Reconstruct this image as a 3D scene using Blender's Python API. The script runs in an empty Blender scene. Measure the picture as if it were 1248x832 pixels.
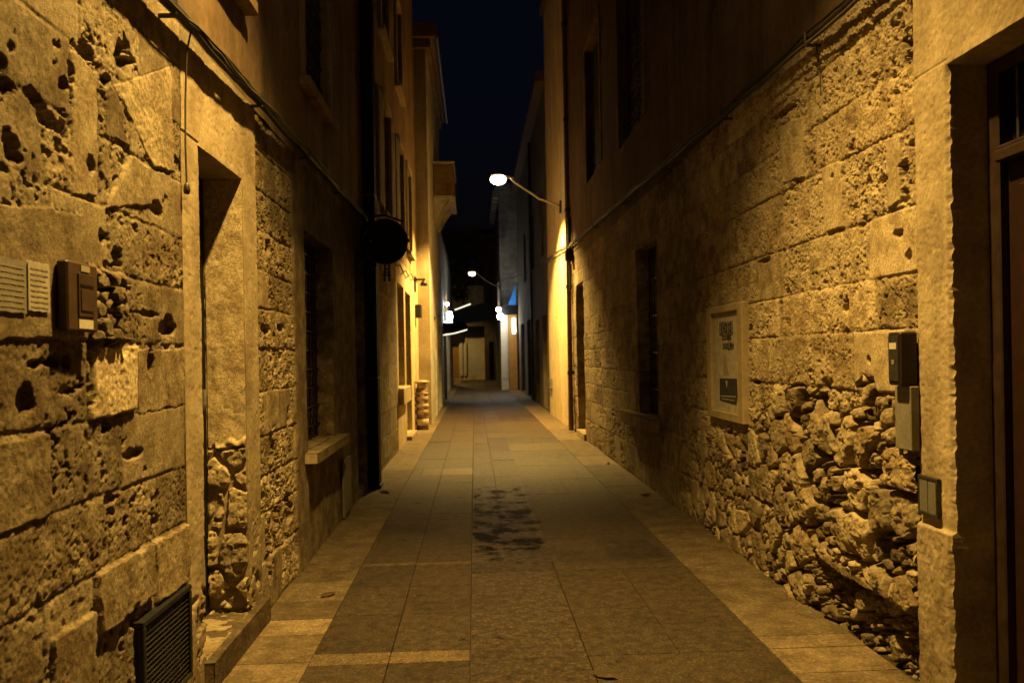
import bpy, math, random
import numpy as np
from mathutils import Vector, Matrix
random.seed(7)
S = bpy.context.scene
COL = S.collection
PI = math.pi
XL, XR = -1.34, 2.07            # street walls, left and right of the lane

# ------------------------------------------------------------------ noise
def h2(ix, iy, seed=0):
    a = (ix.astype(np.int64) * 374761393 + iy.astype(np.int64) * 668265263 + seed * 1442695041) & 0xFFFFFFFF
    a = ((a ^ (a >> 13)) * 1274126177) & 0xFFFFFFFF
    a = ((a ^ (a >> 15)) * 2246822519) & 0xFFFFFFFF
    return ((a ^ (a >> 16)) & 0xFFFFFF) / float(0x1000000)
def vn(x, y, seed=0):
    x0 = np.floor(x); y0 = np.floor(y); fx = x - x0; fy = y - y0
    fx = fx*fx*fx*(fx*(fx*6-15)+10); fy = fy*fy*fy*(fy*(fy*6-15)+10)
    a = h2(x0, y0, seed); b = h2(x0+1, y0, seed); c = h2(x0, y0+1, seed); d = h2(x0+1, y0+1, seed)
    return (a+(b-a)*fx)*(1-fy)*2 + (c+(d-c)*fx)*fy*2 - 1
def fbm(x, y, o=4, seed=0, g=.5):
    r = 0; a = 1; t = 0
    for i in range(o):
        r = r + a*vn(x*2**i+i*17.3, y*2**i+i*5.7, seed+i); t += a; a *= g
    return r/t
def worley(x, y, seed=0, jit=.9):
    x0 = np.floor(x); y0 = np.floor(y)
    f1 = np.full(x.shape, 9.); f2 = np.full(x.shape, 9.); cid = np.zeros(x.shape); vx = np.zeros(x.shape); vy = np.zeros(x.shape)
    for i in (-1, 0, 1):
        for j in (-1, 0, 1):
            cx = x0+i; cy = y0+j
            px = cx+.5+jit*(h2(cx, cy, seed)-.5); py = cy+.5+jit*(h2(cx, cy, seed+91)-.5)
            dx = x-px; dy = y-py; d = np.sqrt(dx*dx+dy*dy); m = d < f1
            f2 = np.where(m, f1, np.minimum(f2, d)); f1 = np.where(m, d, f1)
            cid = np.where(m, h2(cx, cy, seed+173), cid); vx = np.where(m, dx, vx); vy = np.where(m, dy, vy)
    return f1, f2, cid, vx, vy
def ss(a, b, x):
    t = np.clip((x-a)/(b-a), 0, 1); return t*t*(3-2*t)
def poly_in(y, z, pts, soft=.006):
    a = 0
    for i in range(len(pts)):
        p, q = pts[i], pts[(i+1) % len(pts)]; a += p[0]*q[1]-q[0]*p[1]
    sg = 1 if a > 0 else -1; d = np.full(y.shape, 9.)
    for i in range(len(pts)):
        p, q = pts[i], pts[(i+1) % len(pts)]; ex, ey = q[0]-p[0], q[1]-p[1]; L = math.hypot(ex, ey)
        d = np.minimum(d, sg*(ex*(z-p[1])-ey*(y-p[0]))/L)
    return ss(-soft, soft, d)

# ------------------------------------------------------------------ objects
ORG = {}
def tag(o, label=None, cat=None, group=None, kind=None):
    if label: o['label'] = label
    if cat: o['category'] = cat
    if group: o['group'] = group
    if kind: o['kind'] = kind
    return o
def thing(name, label, cat, loc, group=None):
    o = bpy.data.objects.new(name, None); COL.objects.link(o); o.location = loc; o.empty_display_size = .2
    ORG[o.name] = Vector(loc); return tag(o, label, cat, group)

class MB:
    """collects geometry in world metres and links it as one mesh"""
    def __init__(s): s.v = []; s.f = []; s.n = 0; s.t = []; s.sm = []
    def add(s, v, f, tone=(1, .5, 0), smooth=False):
        v = np.asarray(v, float).reshape(-1, 3); f = np.asarray(f, np.int64)
        s.v.append(v); s.f.append(f+s.n); s.n += len(v)
        t = np.asarray(tone, float)
        s.t.append(np.tile(t, (len(v), 1)) if t.ndim == 1 else t); s.sm.append(np.full(len(f), smooth))
        return s
    def box(s, x0, x1, y0, y1, z0, z1, b=.0, tone=(1, .5, 0)):
        if b <= 0:
            v = [(x, y, z) for x in (x0, x1) for y in (y0, y1) for z in (z0, z1)]
            s.add(v, [(0, 1, 3, 2), (4, 6, 7, 5), (0, 4, 5, 1), (2, 3, 7, 6), (0, 2, 6, 4), (1, 5, 7, 3)], tone)
        else:                                    # chamfered box
            c = ((x0+x1)/2, (y0+y1)/2, (z0+z1)/2); h = ((x1-x0)/2, (y1-y0)/2, (z1-z0)/2); b = min(b, *[q*.49 for q in h])
            v = []; ix = {}
            for i in (-1, 1):
                for j in (-1, 1):
                    for k in (-1, 1):
                        sg = (i, j, k)
                        for a in range(3):
                            ix[(sg, a)] = len(v)
                            v.append(tuple(c[q]+sg[q]*(h[q] if q == a else h[q]-b) for q in range(3)))
            def order(fc):
                P = [Vector(v[i]) for i in fc]; m = sum(P, Vector())/len(P); nn = (m-Vector(c)).normalized()
                r = (P[0]-m).normalized(); u = nn.cross(r)
                return sorted(fc, key=lambda i: math.atan2((Vector(v[i])-m).dot(u), (Vector(v[i])-m).dot(r)))
            for a in range(3):
                for sgn in (-1, 1):
                    s_ = [ix[(k, a)] for k in [(i, j, l) for i in (-1, 1) for j in (-1, 1) for l in (-1, 1)] if k[a] == sgn]
                    s._pend(order(s_))
            e = []
            for a in range(3):
                for p in (-1, 1):
                    for q in (-1, 1):
                        o = [0, 0, 0]; b1, b2 = [d for d in range(3) if d != a]; o[b1] = p; o[b2] = q
                        A = list(o); A[a] = -1; B = list(o); B[a] = 1
                        e.append(order([ix[(tuple(A), b1)], ix[(tuple(A), b2)], ix[(tuple(B), b1)], ix[(tuple(B), b2)]]))
            tri = [order([ix[((i, j, k), a)] for a in range(3)]) for i in (-1, 1) for j in (-1, 1) for k in (-1, 1)]
            q = s.pend+e; s.pend = []
            base = s.n; s.add(v, q, tone)
            s.f.append(np.asarray(tri, np.int64)+base); s.sm.append(np.full(len(tri), False))
        return s
    pend = []
    def _pend(s, f): s.pend = s.pend+[f]
    def tube(s, pts, r, n=8, tone=(1, .5, 0), smooth=True):
        pts = [Vector(p) for p in pts]; m = len(pts); rr = r if hasattr(r, '__len__') else [r]*m
        v = []; f = []; up = None
        for i, p in enumerate(pts):
            d = (pts[min(i+1, m-1)]-pts[max(i-1, 0)]).normalized()
            if up is None: up = Vector((0, 0, 1)) if abs(d.z) < .9 else Vector((1, 0, 0))
            a = d.cross(up)
            if a.length < 1e-4: a = d.cross(Vector((0, 1, .3)))
            a.normalize(); b = a.cross(d); up = b
            for k in range(n):
                t = 2*PI*k/n; v.append(p+(a*math.cos(t)+b*math.sin(t))*rr[i])
        for i in range(m-1):
            for k in range(n): f.append((i*n+k, (i+1)*n+k, (i+1)*n+(k+1) % n, i*n+(k+1) % n))
        s.add(v, f, tone, smooth)
        for i, fl in ((0, 1), (m-1, -1)):
            c = len(v); q = [pts[i]]+[v[i*n+k] for k in range(n)]
            s.add(q, [((0, 1+k, 1+(k+1) % n)[::fl] + (0,))[:3] for k in range(n)], tone, False)
        return s
    def lathe(s, o, axis, prof, n=24, tone=(1, .5, 0), smooth=True):
        o = Vector(o); ax = Vector(axis).normalized(); a = ax.orthogonal().normalized(); b = ax.cross(a)
        v = []; f = []
        for (r, h) in prof:
            for k in range(n):
                t = 2*PI*k/n; v.append(o+ax*h+(a*math.cos(t)+b*math.sin(t))*max(r, 1e-4))
        for i in range(len(prof)-1):
            for k in range(n): f.append((i*n+k, i*n+(k+1) % n, (i+1)*n+(k+1) % n, (i+1)*n+k))
        s.add(v, f, tone, smooth); return s
    def prism(s, pts, axis, d0, d1, tone=(1, .5, 0)):   # outline in the plane across `axis`, extruded along it
        n = len(pts); v = []
        for d in (d0, d1):
            for (p, q) in pts: v.append({'x': (d, p, q), 'y': (p, d, q), 'z': (p, q, d)}[axis])
        s.add(v, [(i, (i+1) % n, n+(i+1) % n, n+i) for i in range(n)], tone)
        b = s.n; 
        for k in range(1, n-1): s.add([v[0], v[k], v[k+1], v[n], v[n+k], v[n+k+1]], [(0, 1, 2), (3, 5, 4)], tone)
        return s
    def sheet(s, O, U, V, N, us, vs, fn, holes=(), jitter=None):
        """dense relief sheet; holes = (u0,u1,v0,v1,depth,rough) become openings with reveals"""
        O, U, V, N = [np.array(q, float) for q in (O, U, V, N)]
        us = np.array(sorted(set(np.round(us, 4)) | {q for h in holes for q in h[:2] if us[0] < q < us[-1]}))
        vs = np.array(sorted(set(np.round(vs, 4)) | {q for h in holes for q in h[2:4] if vs[0] < q < vs[-1]}))
        us = us[np.r_[True, np.diff(us) > 1e-3]]; vs = vs[np.r_[True, np.diff(vs) > 1e-3]]
        gu, gv = np.meshgrid(us, vs, indexing='ij'); h, tone = fn(gu, gv)
        pu, pv = gu.copy(), gv.copy()
        if jitter is not None: pu, pv = jitter(gu, gv)
        P = O+pu[..., None]*U+pv[..., None]*V+h[..., None]*N
        nu, nv = gu.shape; idx = np.arange(nu*nv).reshape(nu, nv)
        f = np.stack([idx[:-1, :-1], idx[1:, :-1], idx[1:, 1:], idx[:-1, 1:]], -1)
        cu = (us[:-1]+us[1:])/2; cv = (vs[:-1]+vs[1:])/2; keep = np.ones((nu-1, nv-1), bool)
        for q in holes:
            keep &= ~(((cu > q[0]) & (cu < q[1]))[:, None] & ((cv > q[2]) & (cv < q[3]))[None, :])
        f = f[keep]
        if np.dot(np.cross(U, V), N) < 0: f = f[:, ::-1]
        used = np.unique(f); rm = np.full(nu*nv, -1); rm[used] = np.arange(len(used))
        s.add(P.reshape(-1, 3)[used], rm[f], tone.reshape(-1, 3)[used], True)
        for q in holes:
            u0, u1, v0, v1, dep = q[:5]; rough = q[5] if len(q) > 5 else .002
            nd = max(3, int(dep/(.012 if rough > .004 else .06)))
            iu = [int(np.argmin(abs(us-min(max(w, us[0]), us[-1])))) for w in (u0, u1)]; iv = [int(np.argmin(abs(vs-min(max(w, vs[0]), vs[-1])))) for w in (v0, v1)]
            for e in range(4):
                if e < 2:
                    L = P[iu[e], iv[0]:iv[1]+1]; T = tone[iu[e], iv[0]:iv[1]+1]; inn = U*(1 if e == 0 else -1); par = vs[iv[0]:iv[1]+1]
                else:
                    L = P[iu[0]:iu[1]+1, iv[e-2]]; T = tone[iu[0]:iu[1]+1, iv[e-2]]; inn = V*(1 if e == 2 else -1); par = us[iu[0]:iu[1]+1]
                if (e == 2 and v0 <= vs[0]) or len(L) < 2: continue
                k = np.linspace(0, 1, nd+1); hh = (L-O)@N
                Q = L[None]-N*((hh[None]+dep)*k[:, None])[..., None]
                if e < 2:
                    off = (L-O)@U-us[iu[e]]; Q = Q-(off[None]*np.minimum(1, k[:, None]*dep/.03))[..., None]*U
                pp, kk = np.meshgrid(par, k*dep)
                r = rough*(1.6*fbm(pp*14, kk*14+e*9.1, 5, 31+e)+.5*ss(.15, .6, fbm(pp*30, kk*30, 3, 77+e)))*np.minimum(1, kk/.012)
                Q = Q+r[..., None]*inn
                a = np.arange((nd+1)*len(L)).reshape(nd+1, len(L))
                ff = np.stack([a[:-1, :-1], a[1:, :-1], a[1:, 1:], a[:-1, 1:]], -1).reshape(-1, 4)
                n0 = np.cross(Q[1, 0]-Q[0, 0], Q[1, 1]-Q[0, 0])
                if np.dot(n0, inn) < 0: ff = ff[:, ::-1]
                s.add(Q.reshape(-1, 3), ff, np.tile(T, (nd+1, 1, 1)).reshape(-1, 3), True)
        return s
    def build(s, name, mat, parent=None, org=None):
        o0 = ORG[parent.name] if parent else (Vector(org) if org else Vector((0, 0, 0)))
        v = np.concatenate(s.v)-np.array(o0); me = bpy.data.meshes.new(name)
        cnt = np.concatenate([np.full(len(f), f.shape[1]) for f in s.f]); li = np.concatenate([f.reshape(-1) for f in s.f])
        me.vertices.add(len(v)); me.vertices.foreach_set('co', v.astype(np.float32).ravel())
        me.loops.add(len(li)); me.loops.foreach_set('vertex_index', li.astype(np.int32))
        me.polygons.add(len(cnt)); st = np.r_[0, np.cumsum(cnt)[:-1]]
        me.polygons.foreach_set('loop_start', st.astype(np.int32)); me.polygons.foreach_set('loop_total', cnt.astype(np.int32))
        me.polygons.foreach_set('use_smooth', np.concatenate(s.sm))
        me.update(calc_edges=True); me.validate()
        at = me.color_attributes.new('Tone', 'FLOAT_COLOR', 'POINT'); t = np.concatenate(s.t)
        at.data.foreach_set('color', np.c_[t, np.ones(len(t))].astype(np.float32).ravel())
        me.materials.append(mat)
        o = bpy.data.objects.new(name, me); COL.objects.link(o)
        if parent: o.parent = parent
        else: o.location = o0
        ORG[o.name] = Vector(o0); return o

def boxes(name, mat, parent, *bs, b=.004, tone=(1, .5, 0)):
    m = MB()
    for q in bs: m.box(*q, b=b, tone=tone)
    return m.build(name, mat, parent)

# ------------------------------------------------------------------ materials
def mat(name, c1, c2=None, rough=.85, scale=6, bump=.3, bscale=90, bdist=.003, metal=0, emit=None, es=0, streak=0, spec=.3, extra=None, detail=.35, speck=None):
    m = bpy.data.materials.new(name); m.use_nodes = True; nt = m.node_tree; N, L = nt.nodes, nt.links
    p = N['Principled BSDF']; p.inputs['Roughness'].default_value = rough; p.inputs['Metallic'].default_value = metal
    p.inputs['Specular IOR Level'].default_value = spec
    if emit:
        p.inputs['Emission Color'].default_value = (*emit, 1); p.inputs['Emission Strength'].default_value = es
    geo = N.new('ShaderNodeNewGeometry'); at = N.new('ShaderNodeAttribute'); at.attribute_name = 'Tone'
    sep = N.new('ShaderNodeSeparateColor'); L.new(at.outputs['Color'], sep.inputs[0])
    def mth(op, a, b=None, c=None):
        n = N.new('ShaderNodeMath'); n.operation = op
        for i, q in enumerate((a, b, c)):
            if q is None: continue
            if isinstance(q, (int, float)): n.inputs[i].default_value = q
            else: L.new(q, n.inputs[i])
        return n.outputs[0]
    def noise(sc, det=6, r=.6, vec=None, dist=0):
        n = N.new('ShaderNodeTexNoise'); n.inputs['Scale'].default_value = sc; n.inputs['Detail'].default_value = det
        n.inputs['Roughness'].default_value = r; n.inputs['Distortion'].default_value = dist
        L.new(vec or geo.outputs['Position'], n.inputs['Vector']); return n.outputs['Fac']
    def ramp(f, a, b):
        n = N.new('ShaderNodeMapRange'); n.inputs[1].default_value = a; n.inputs[2].default_value = b; n.clamp = True
        n.interpolation_type = 'SMOOTHSTEP'; L.new(f, n.inputs[0]); return n.outputs[0]
    def mix(f, a, b):
        n = N.new('ShaderNodeMix'); n.data_type = 'RGBA'; L.new(f, n.inputs[0])
        for i, q in ((6, a), (7, b)):
            if isinstance(q, tuple): n.inputs[i].default_value = (*q, 1)
            else: L.new(q, n.inputs[i])
        return n.outputs[2]
    def scal(c, f):
        n = N.new('ShaderNodeVectorMath'); n.operation = 'SCALE'; L.new(c, n.inputs[0]); L.new(f, n.inputs[3]); return n.outputs[0]
    c2 = c2 or tuple(q*1.25 for q in c1)
    f = mth('ADD', ramp(noise(scale), .3, .7), mth('SUBTRACT', sep.outputs[1], .5))
    f = mth('MINIMUM', mth('MAXIMUM', f, 0.), 1.)
    c = mix(f, c1, c2)
    fine = mth('ADD', mth('MULTIPLY', ramp(noise(scale*9, 5, .7), .3, .7), detail), 1-detail*.6)
    k = mth('MULTIPLY', fine, sep.outputs[0])
    if streak:
        mp = N.new('ShaderNodeMapping'); mp.inputs['Scale'].default_value = (1.6, 1.6, .22); L.new(geo.outputs['Position'], mp.inputs[0])
        k = mth('MULTIPLY', k, mth('SUBTRACT', 1., mth('MULTIPLY', ramp(noise(1.7, 7, .62, mp.outputs[0], .6), .42, .72), streak)))
    if speck: k = mth('MULTIPLY', k, mth('ADD', mth('MULTIPLY', ramp(noise(speck[0], 5, .72), .50, .62), speck[1]), 1-speck[1]*.38))  # stone grain speckle; its bright flecks also stand in for lamp glints
    c = scal(c, k)
    if extra: c = extra(dict(mth=mth, noise=noise, ramp=ramp, mix=mix, scal=scal, geo=geo, N=N, L=L, p=p, sep=sep), c)
    L.new(c, p.inputs['Base Color'])
    if bump:
        b = N.new('ShaderNodeBump'); b.inputs['Strength'].default_value = bump; b.inputs['Distance'].default_value = bdist
        L.new(noise(bscale, 7, .68), b.inputs['Height']); L.new(b.outputs[0], p.inputs['Normal'])
    return m

def stain(T, c, spk=1):      # the spilled, trodden-in patches and grime on the middle slabs
    mth, ramp, noise, N, L = T['mth'], T['ramp'], T['noise'], T['N'], T['L']
    sx = N.new('ShaderNodeSeparateXYZ'); L.new(T['geo'].outputs['Position'], sx.inputs[0]); X, Y = sx.outputs[0], sx.outputs[1]
    mp = N.new('ShaderNodeMapping'); mp.inputs['Scale'].default_value = (1.5, 1.5, 1.); L.new(T['geo'].outputs['Position'], mp.inputs[0])
    inx = mth('MULTIPLY', ramp(X, -.06, -.02), mth('SUBTRACT', 1., ramp(X, .5, .66)))
    iny = mth('MULTIPLY', ramp(Y, 5.9, 6.8), mth('SUBTRACT', 1., ramp(Y, 9.2, 10.3)))
    zone = mth('MULTIPLY', inx, iny)
    n1 = noise(2.3, 10, .68, mp.outputs[0], .15)
    m1 = ramp(mth('ADD', n1, mth('ADD', mth('MULTIPLY', zone, .18), mth('MULTIPLY', mth('SUBTRACT', noise(19, 4, .6), .5), .16))), .60, .74)
    inx2 = mth('MULTIPLY', ramp(X, .95, 1.1), mth('SUBTRACT', 1., ramp(X, 1.45, 1.62)))
    iny2 = mth('MULTIPLY', ramp(Y, 6.0, 6.1), mth('SUBTRACT', 1., ramp(Y, 6.7, 6.95)))
    m2 = mth('MULTIPLY', mth('MULTIPLY', mth('MULTIPLY', inx2, iny2), ramp(noise(5, 6, .6), .3, .55)), .55)
    m3 = mth('MULTIPLY', ramp(noise(.9, 6, .6), .5, .68), .4)
    m = mth('MAXIMUM', mth('MAXIMUM', mth('MULTIPLY', m1, .9), m2), m3)
    L.new(mth('MULTIPLY', mth('SUBTRACT', 1., mth('MULTIPLY', m1, .9)), T['p'].inputs['Specular IOR Level'].default_value), T['p'].inputs['Specular IOR Level'])
    return T['scal'](c, mth('SUBTRACT', 1., m))

M = {}
M['coral'] = mat('coral_stone', (.20, .138, .068), (.46, .365, .225), .92, 8, 1., 170, .006, detail=.75)
M['pale_stone'] = mat('limestone', (.27, .20, .115), (.44, .35, .22), .9, 5, .6, 150, .004, streak=.25)
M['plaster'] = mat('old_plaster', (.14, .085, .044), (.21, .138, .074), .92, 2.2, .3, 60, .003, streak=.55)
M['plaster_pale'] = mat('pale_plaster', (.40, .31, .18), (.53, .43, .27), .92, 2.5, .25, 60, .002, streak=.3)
M['plaster_dark'] = mat('dark_plaster', (.13, .10, .075), (.20, .16, .115), .92, 2.5, .25, 60, .002, streak=.5)
M['grey_stone'] = mat('grey_stone', (.30, .28, .24), (.45, .42, .36), .9, 4, .4, 60, .003, streak=.3)
M['paver'] = mat('granite_paver', (.050, .035, .019), (.105, .075, .042), .62, 15, 1., 40, .02, spec=.28, extra=stain, detail=.9, speck=(64, .75))
M['split'] = mat('split_faced_paver', (.042, .029, .016), (.125, .09, .052), .55, 17, 1., 26, .05, spec=.3, extra=stain, detail=1.1, speck=(44, .85))
M['ground'] = mat('ground_bed', (.03, .022, .014), (.05, .038, .025), .95, 8, .4)
M['doorwood'] = mat('dark_door_wood', (.022, .012, .008), (.040, .022, .014), .5, 12, .2, 60, .001)
M['redwood'] = mat('red_brown_door_wood', (.018, .007, .0045), (.027, .011, .007), .5, 14, .2, 60, .001)
M['black'] = mat('black_iron', (.012, .011, .010), (.022, .020, .018), .5, 20, .2, 60, .001, spec=.3)
M['matblack'] = mat('matt_black_board', (.006, .006, .006), (.009, .009, .009), .7, 20, 0, spec=.12)
M['iron'] = mat('grey_iron', (.05, .045, .04), (.09, .08, .07), .45, 20, .2, 60, .001, metal=.6)
M['galv'] = mat('galvanised_metal', (.30, .29, .27), (.42, .40, .37), .45, 20, .1, 60, .001, metal=.5)
M['rimiron'] = mat('polished_black_rim', (.03, .028, .025), (.05, .045, .04), .25, 20, 0, metal=.7)
M['cable'] = mat('cable_rubber', (.014, .012, .010), (.028, .024, .02), .55, 30, .1)
M['brown'] = mat('brown_plastic', (.055, .031, .017), (.075, .043, .024), .5, 14, .1, 80, .0005)
M['cream'] = mat('cream_label', (.52, .46, .34), (.6, .54, .41), .7, 30, 0)
M['paper'] = mat('weathered_paper', (.36, .32, .25), (.50, .45, .36), .9, 18, .15)
M['ink'] = mat('printing_ink', (.03, .028, .03), (.05, .046, .045), .8, 30, 0)
M['inkpale'] = mat('faded_ink', (.27, .225, .165), (.33, .275, .205), .85, 30, 0)
M['framewood'] = mat('ochre_painted_wood', (.30, .23, .13), (.40, .31, .18), .75, 10, .2, 50, .001)
M['glass'] = mat('dark_window_glass', (.010, .010, .011), (.014, .013, .013), .12, 3, 0, spec=.5)
M['shutter'] = mat('dark_shutter_paint', (.022, .024, .022), (.035, .036, .032), .6, 10, .1)
M['greyplate'] = mat('grey_painted_metal', (.24, .22, .18), (.32, .29, .24), .55, 10, .15, 50, .001)
M['steelband'] = mat('worn_steel', (.34, .27, .18), (.46, .38, .27), .5, 12, .2, metal=.2)
M['bandbrown'] = mat('rust_band', (.12, .07, .04), (.17, .10, .06), .7, 14, .2)
M['orange'] = mat('orange_render', (.50, .27, .07), (.58, .33, .10), .85, 5, .2)
M['white'] = mat('white_paint', (.70, .70, .66), (.78, .78, .74), .7, 5, .1)
M['blue'] = mat('blue_canvas', (.02, .14, .42), (.03, .18, .5), .7, 8, .2)
M['rollshut'] = mat('pale_roller_shutter', (.42, .40, .33), (.5, .47, .39), .6, 5, .2)
M['lampglow'] = mat('lamp_bowl_glow', (.9, .8, .6), rough=.4, bump=0, emit=(1, .80, .42), es=20)
M['coolglow'] = mat('cool_lit_panel', (.8, .85, .9), rough=.4, bump=0, emit=(.72, .88, 1), es=34)
M['coolglow2'] = mat('cool_lit_globe', (.8, .85, .9), rough=.4, bump=0, emit=(.90, .96, .93), es=60)
M['blueglow'] = mat('self_glowing_blue_canvas', (.05, .25, .6), rough=.6, bump=0, emit=(.03, .22, .75), es=.28)  # canvas emits blue itself, in place of light falling on it
M['tubeglow'] = mat('lit_tube', (.8, .8, .7), rough=.4, bump=0, emit=(1, .93, .68), es=1.6)
M['leaf'] = mat('leaf', (.035, .055, .015), (.08, .10, .03), .6, 5, 0)
M['bark'] = mat('bark', (.06, .045, .03), (.10, .08, .055), .9, 8, .5)
M['rooftile'] = mat('roof_tile', (.10, .06, .04), (.16, .10, .07), .9, 8, .4)
M['deadleaf'] = mat('dead_leaf', (.05, .03, .015), (.09, .06, .03), .8, 20, 0)

# ------------------------------------------------------------------ stone relief
def make_courses(zs, y0, y1, wmin, wmax, seed, over=None):
    r = random.Random(seed); out = []
    for i in range(len(zs)-1):
        y = y0-r.random()*wmax; js = [y]
        while y < y1: y += r.uniform(wmin, wmax); js.append(y)
        if over and i in over: js = sorted(set([q for q in js if q < over[i][0]-.18 or q > over[i][-1]+.18]+list(over[i])))
        out.append(np.array(js))
    return np.array(zs), out
def masonry(y, z, C, seed, kinds, warp=.007, joint=.008):
    zs, js = C
    yw = y+warp*fbm(y*9, z*9, 3, seed+1); zw = z+warp*fbm(y*7+3, z*7, 3, seed+2)
    ci = np.clip(np.searchsorted(zs, zw)-1, 0, len(zs)-2); si = np.zeros(y.shape); lo = np.zeros(y.shape); hi = np.ones(y.shape)
    for i, j in enumerate(js):
        m = ci == i
        if not m.any(): continue
        k = np.clip(np.searchsorted(j, yw[m])-1, 0, len(j)-2); si[m] = k; lo[m] = j[k]; hi[m] = j[k+1]
    dz = np.minimum(zw-zs[ci], zs[ci+1]-zw); dy = np.minimum(yw-lo, hi-yw)
    rk = h2(si+ci*131, ci, seed+5); rt = h2(si+ci*131, ci, seed+6); rg = h2(si+ci*131, ci, seed+7); ro = h2(si+ci*131, ci, seed+8)
    r2 = h2(si+ci*131, ci, seed+9); r3 = h2(si+ci*131, ci, seed+10)
    d = np.minimum(dz, dy)
    k1 = (rk > kinds[0]); k2 = (rk > kinds[1]); k3 = (rk > kinds[2])       # smooth < pitted < knobbly < eroded
    f1, f2, cid, _, _ = worley(y*52+.8*fbm(y*30, z*30, 2, seed), z*52+.8*fbm(y*30+9, z*30, 2, seed), seed+11)
    fine = fbm(y*45, z*45, 4, seed+12); med = fbm(y*13, z*13, 4, seed+13)
    low = fbm(y*4.5, z*4.5, 3, seed+14)
    pits = ss(.22, .42, fbm(y*30, z*30, 3, seed+15))*ss(-.25, .35, low)
    cav = ss(.40, .52, fbm(y*15, z*16, 4, seed+16)+.28*low)
    small = ss(.25, .5, fbm(y*60, z*60, 2, seed+17))*ss(-.1, .4, fbm(y*5, z*5, 2, seed+18))
    h = .0012*fine+.003*med-.0035*small
    gran = fbm(y*95, z*95, 3, seed+21)+.6*np.minimum(0, vn(y*130, z*130, seed+23))
    h = h+k1*(.004*med+.0025*fine+.0042*gran-.016*pits-.007*small)
    h = h+k2*(.005*(.45-f1)+.003*gran+.004*med-.022*cav)
    h = h+k3*(.006*med-.024*cav-.008*pits)
    flush = ss(.3, .62, vn(y*2.1+5, z*2.6, seed+20)*.5+.5)                  # where mortar still fills the joints
    jr = joint*(.25+.9*flush)
    h = h-jr*(1-ss(.002, .012, d))-.004*k1*(1-ss(0, .03, d))
    h = h+(ro-.5)*.014+(r2-.5)*.03*(z-(zs[ci]+zs[ci+1])/2)+(r3-.5)*.016*(y-(lo+hi)/2)
    tone = .80+.34*rt-.12*k3*cav+.10*fine*k1-.16*ss(.0, .5, -h/.03)*k1  # recess darkening put into the tone, deeper pits darker
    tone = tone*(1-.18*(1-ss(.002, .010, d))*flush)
    warm = np.clip(.5+.55*(rg-.5)+.35*low, 0, 1)
    return h, tone, warm, d
def rubble(y, z, seed, sc=4.0, wsm=.50):
    wy = y+.032*fbm(y*7, z*7, 3, seed); wz = z+.032*fbm(y*7+8, z*7, 3, seed+3)
    f1, f2, cid, vx, vy = worley(wy*sc, wz*sc*1.05, seed+4, 1.)
    g1, g2, gid, gx, gy = worley(wy*sc*2.35+3.1, wz*sc*2.5, seed+5, 1.)
    k1, k2, kid, kx, ky = worley(wy*sc*2.6+.3*cid, wz*sc*2.4+7, seed+7, 1.)
    a = ss(.02, .17, f2-f1); b = ss(.03, .24, g2-g1); jag = fbm(y*24, z*24, 5, seed+6)
    p1 = ((cid*7.31) % 1-.5); p2 = ((cid*13.7) % 1-.5)
    big = (cid-.5)*.036+.062*a*(1-.9*f1*f1)+.05*p1*vx+.05*p2*vy+.010*((kid-.5)+((kid*9.7) % 1-.5)*2*kx+((kid*5.3) % 1-.5)*2*ky)-.085*(1-a)
    sm = (gid-.55)*.04+.045*b*(1-.8*g1*g1)-.070*(1-b)-.012+.02*((gid*9.7) % 1-.5)*gx+.02*((gid*5.1) % 1-.5)*gy
    w = ss(wsm, wsm+.03, (cid*5.3) % 1)
    h = big*(1-w)+np.minimum(sm, big+.03)*w
    pit = ss(.2, .45, fbm(y*36, z*36, 3, seed+9))*ss(-.25, .25, fbm(y*7, z*7, 2, seed+10))
    h = h+.015*jag+.003*fbm(y*90, z*90, 3, seed+8)-.017*pit
    tone = (.55+.66*((cid*3.7) % 1))*(1-w)+w*(.45+.6*gid)
    tone = tone*(1+.10*jag)
    warm = np.clip(.2+.7*((cid*9.1) % 1)*(1-w)+w*.6*gid, 0, 1)
    return h, tone, warm
def pack(h, tone, warm): return h, np.stack([np.clip(tone, .12, 1.5), np.clip(warm, 0, 1), np.zeros_like(h)], -1)
def hole(h, tone, y, z, cy, cz, ry, rz, dep, seed=0, ang=0):
    a = y-cy; b = z-cz
    if ang: a, b = a*math.cos(ang)+b*math.sin(ang), -a*math.sin(ang)+b*math.cos(ang)
    m = (abs(y-cy) < 3*max(ry, rz)) & (abs(z-cz) < 3*max(ry, rz))
    r = np.full(y.shape, 9.); yy = y[m]; zz = z[m]
    r[m] = np.hypot(a[m]/ry, b[m]/rz)+.75*fbm(yy*24, zz*24, 4, 200+seed)
    w = ss(1.08, .82, r); return h-dep*w, tone*(1-.25*w)
def flat(h, tone, warm, y, z, pts, lvl, t, g, rough=.0015, edge=.004, seed=0):
    e = .020*fbm(y*14, z*14, 4, 300+seed)
    w = poly_in(y+e, z+e*.7, pts, edge)
    n = rough*fbm(y*50, z*50, 4, 310+seed)+rough*fbm(y*14, z*14, 3, 311+seed)
    rim = ss(.02, .5, w)*(1-ss(.5, .98, w))
    return h*(1-w)+(lvl+n)*w-.006*rim, tone*(1-w)+t*w, warm*(1-w)+g*w

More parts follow.
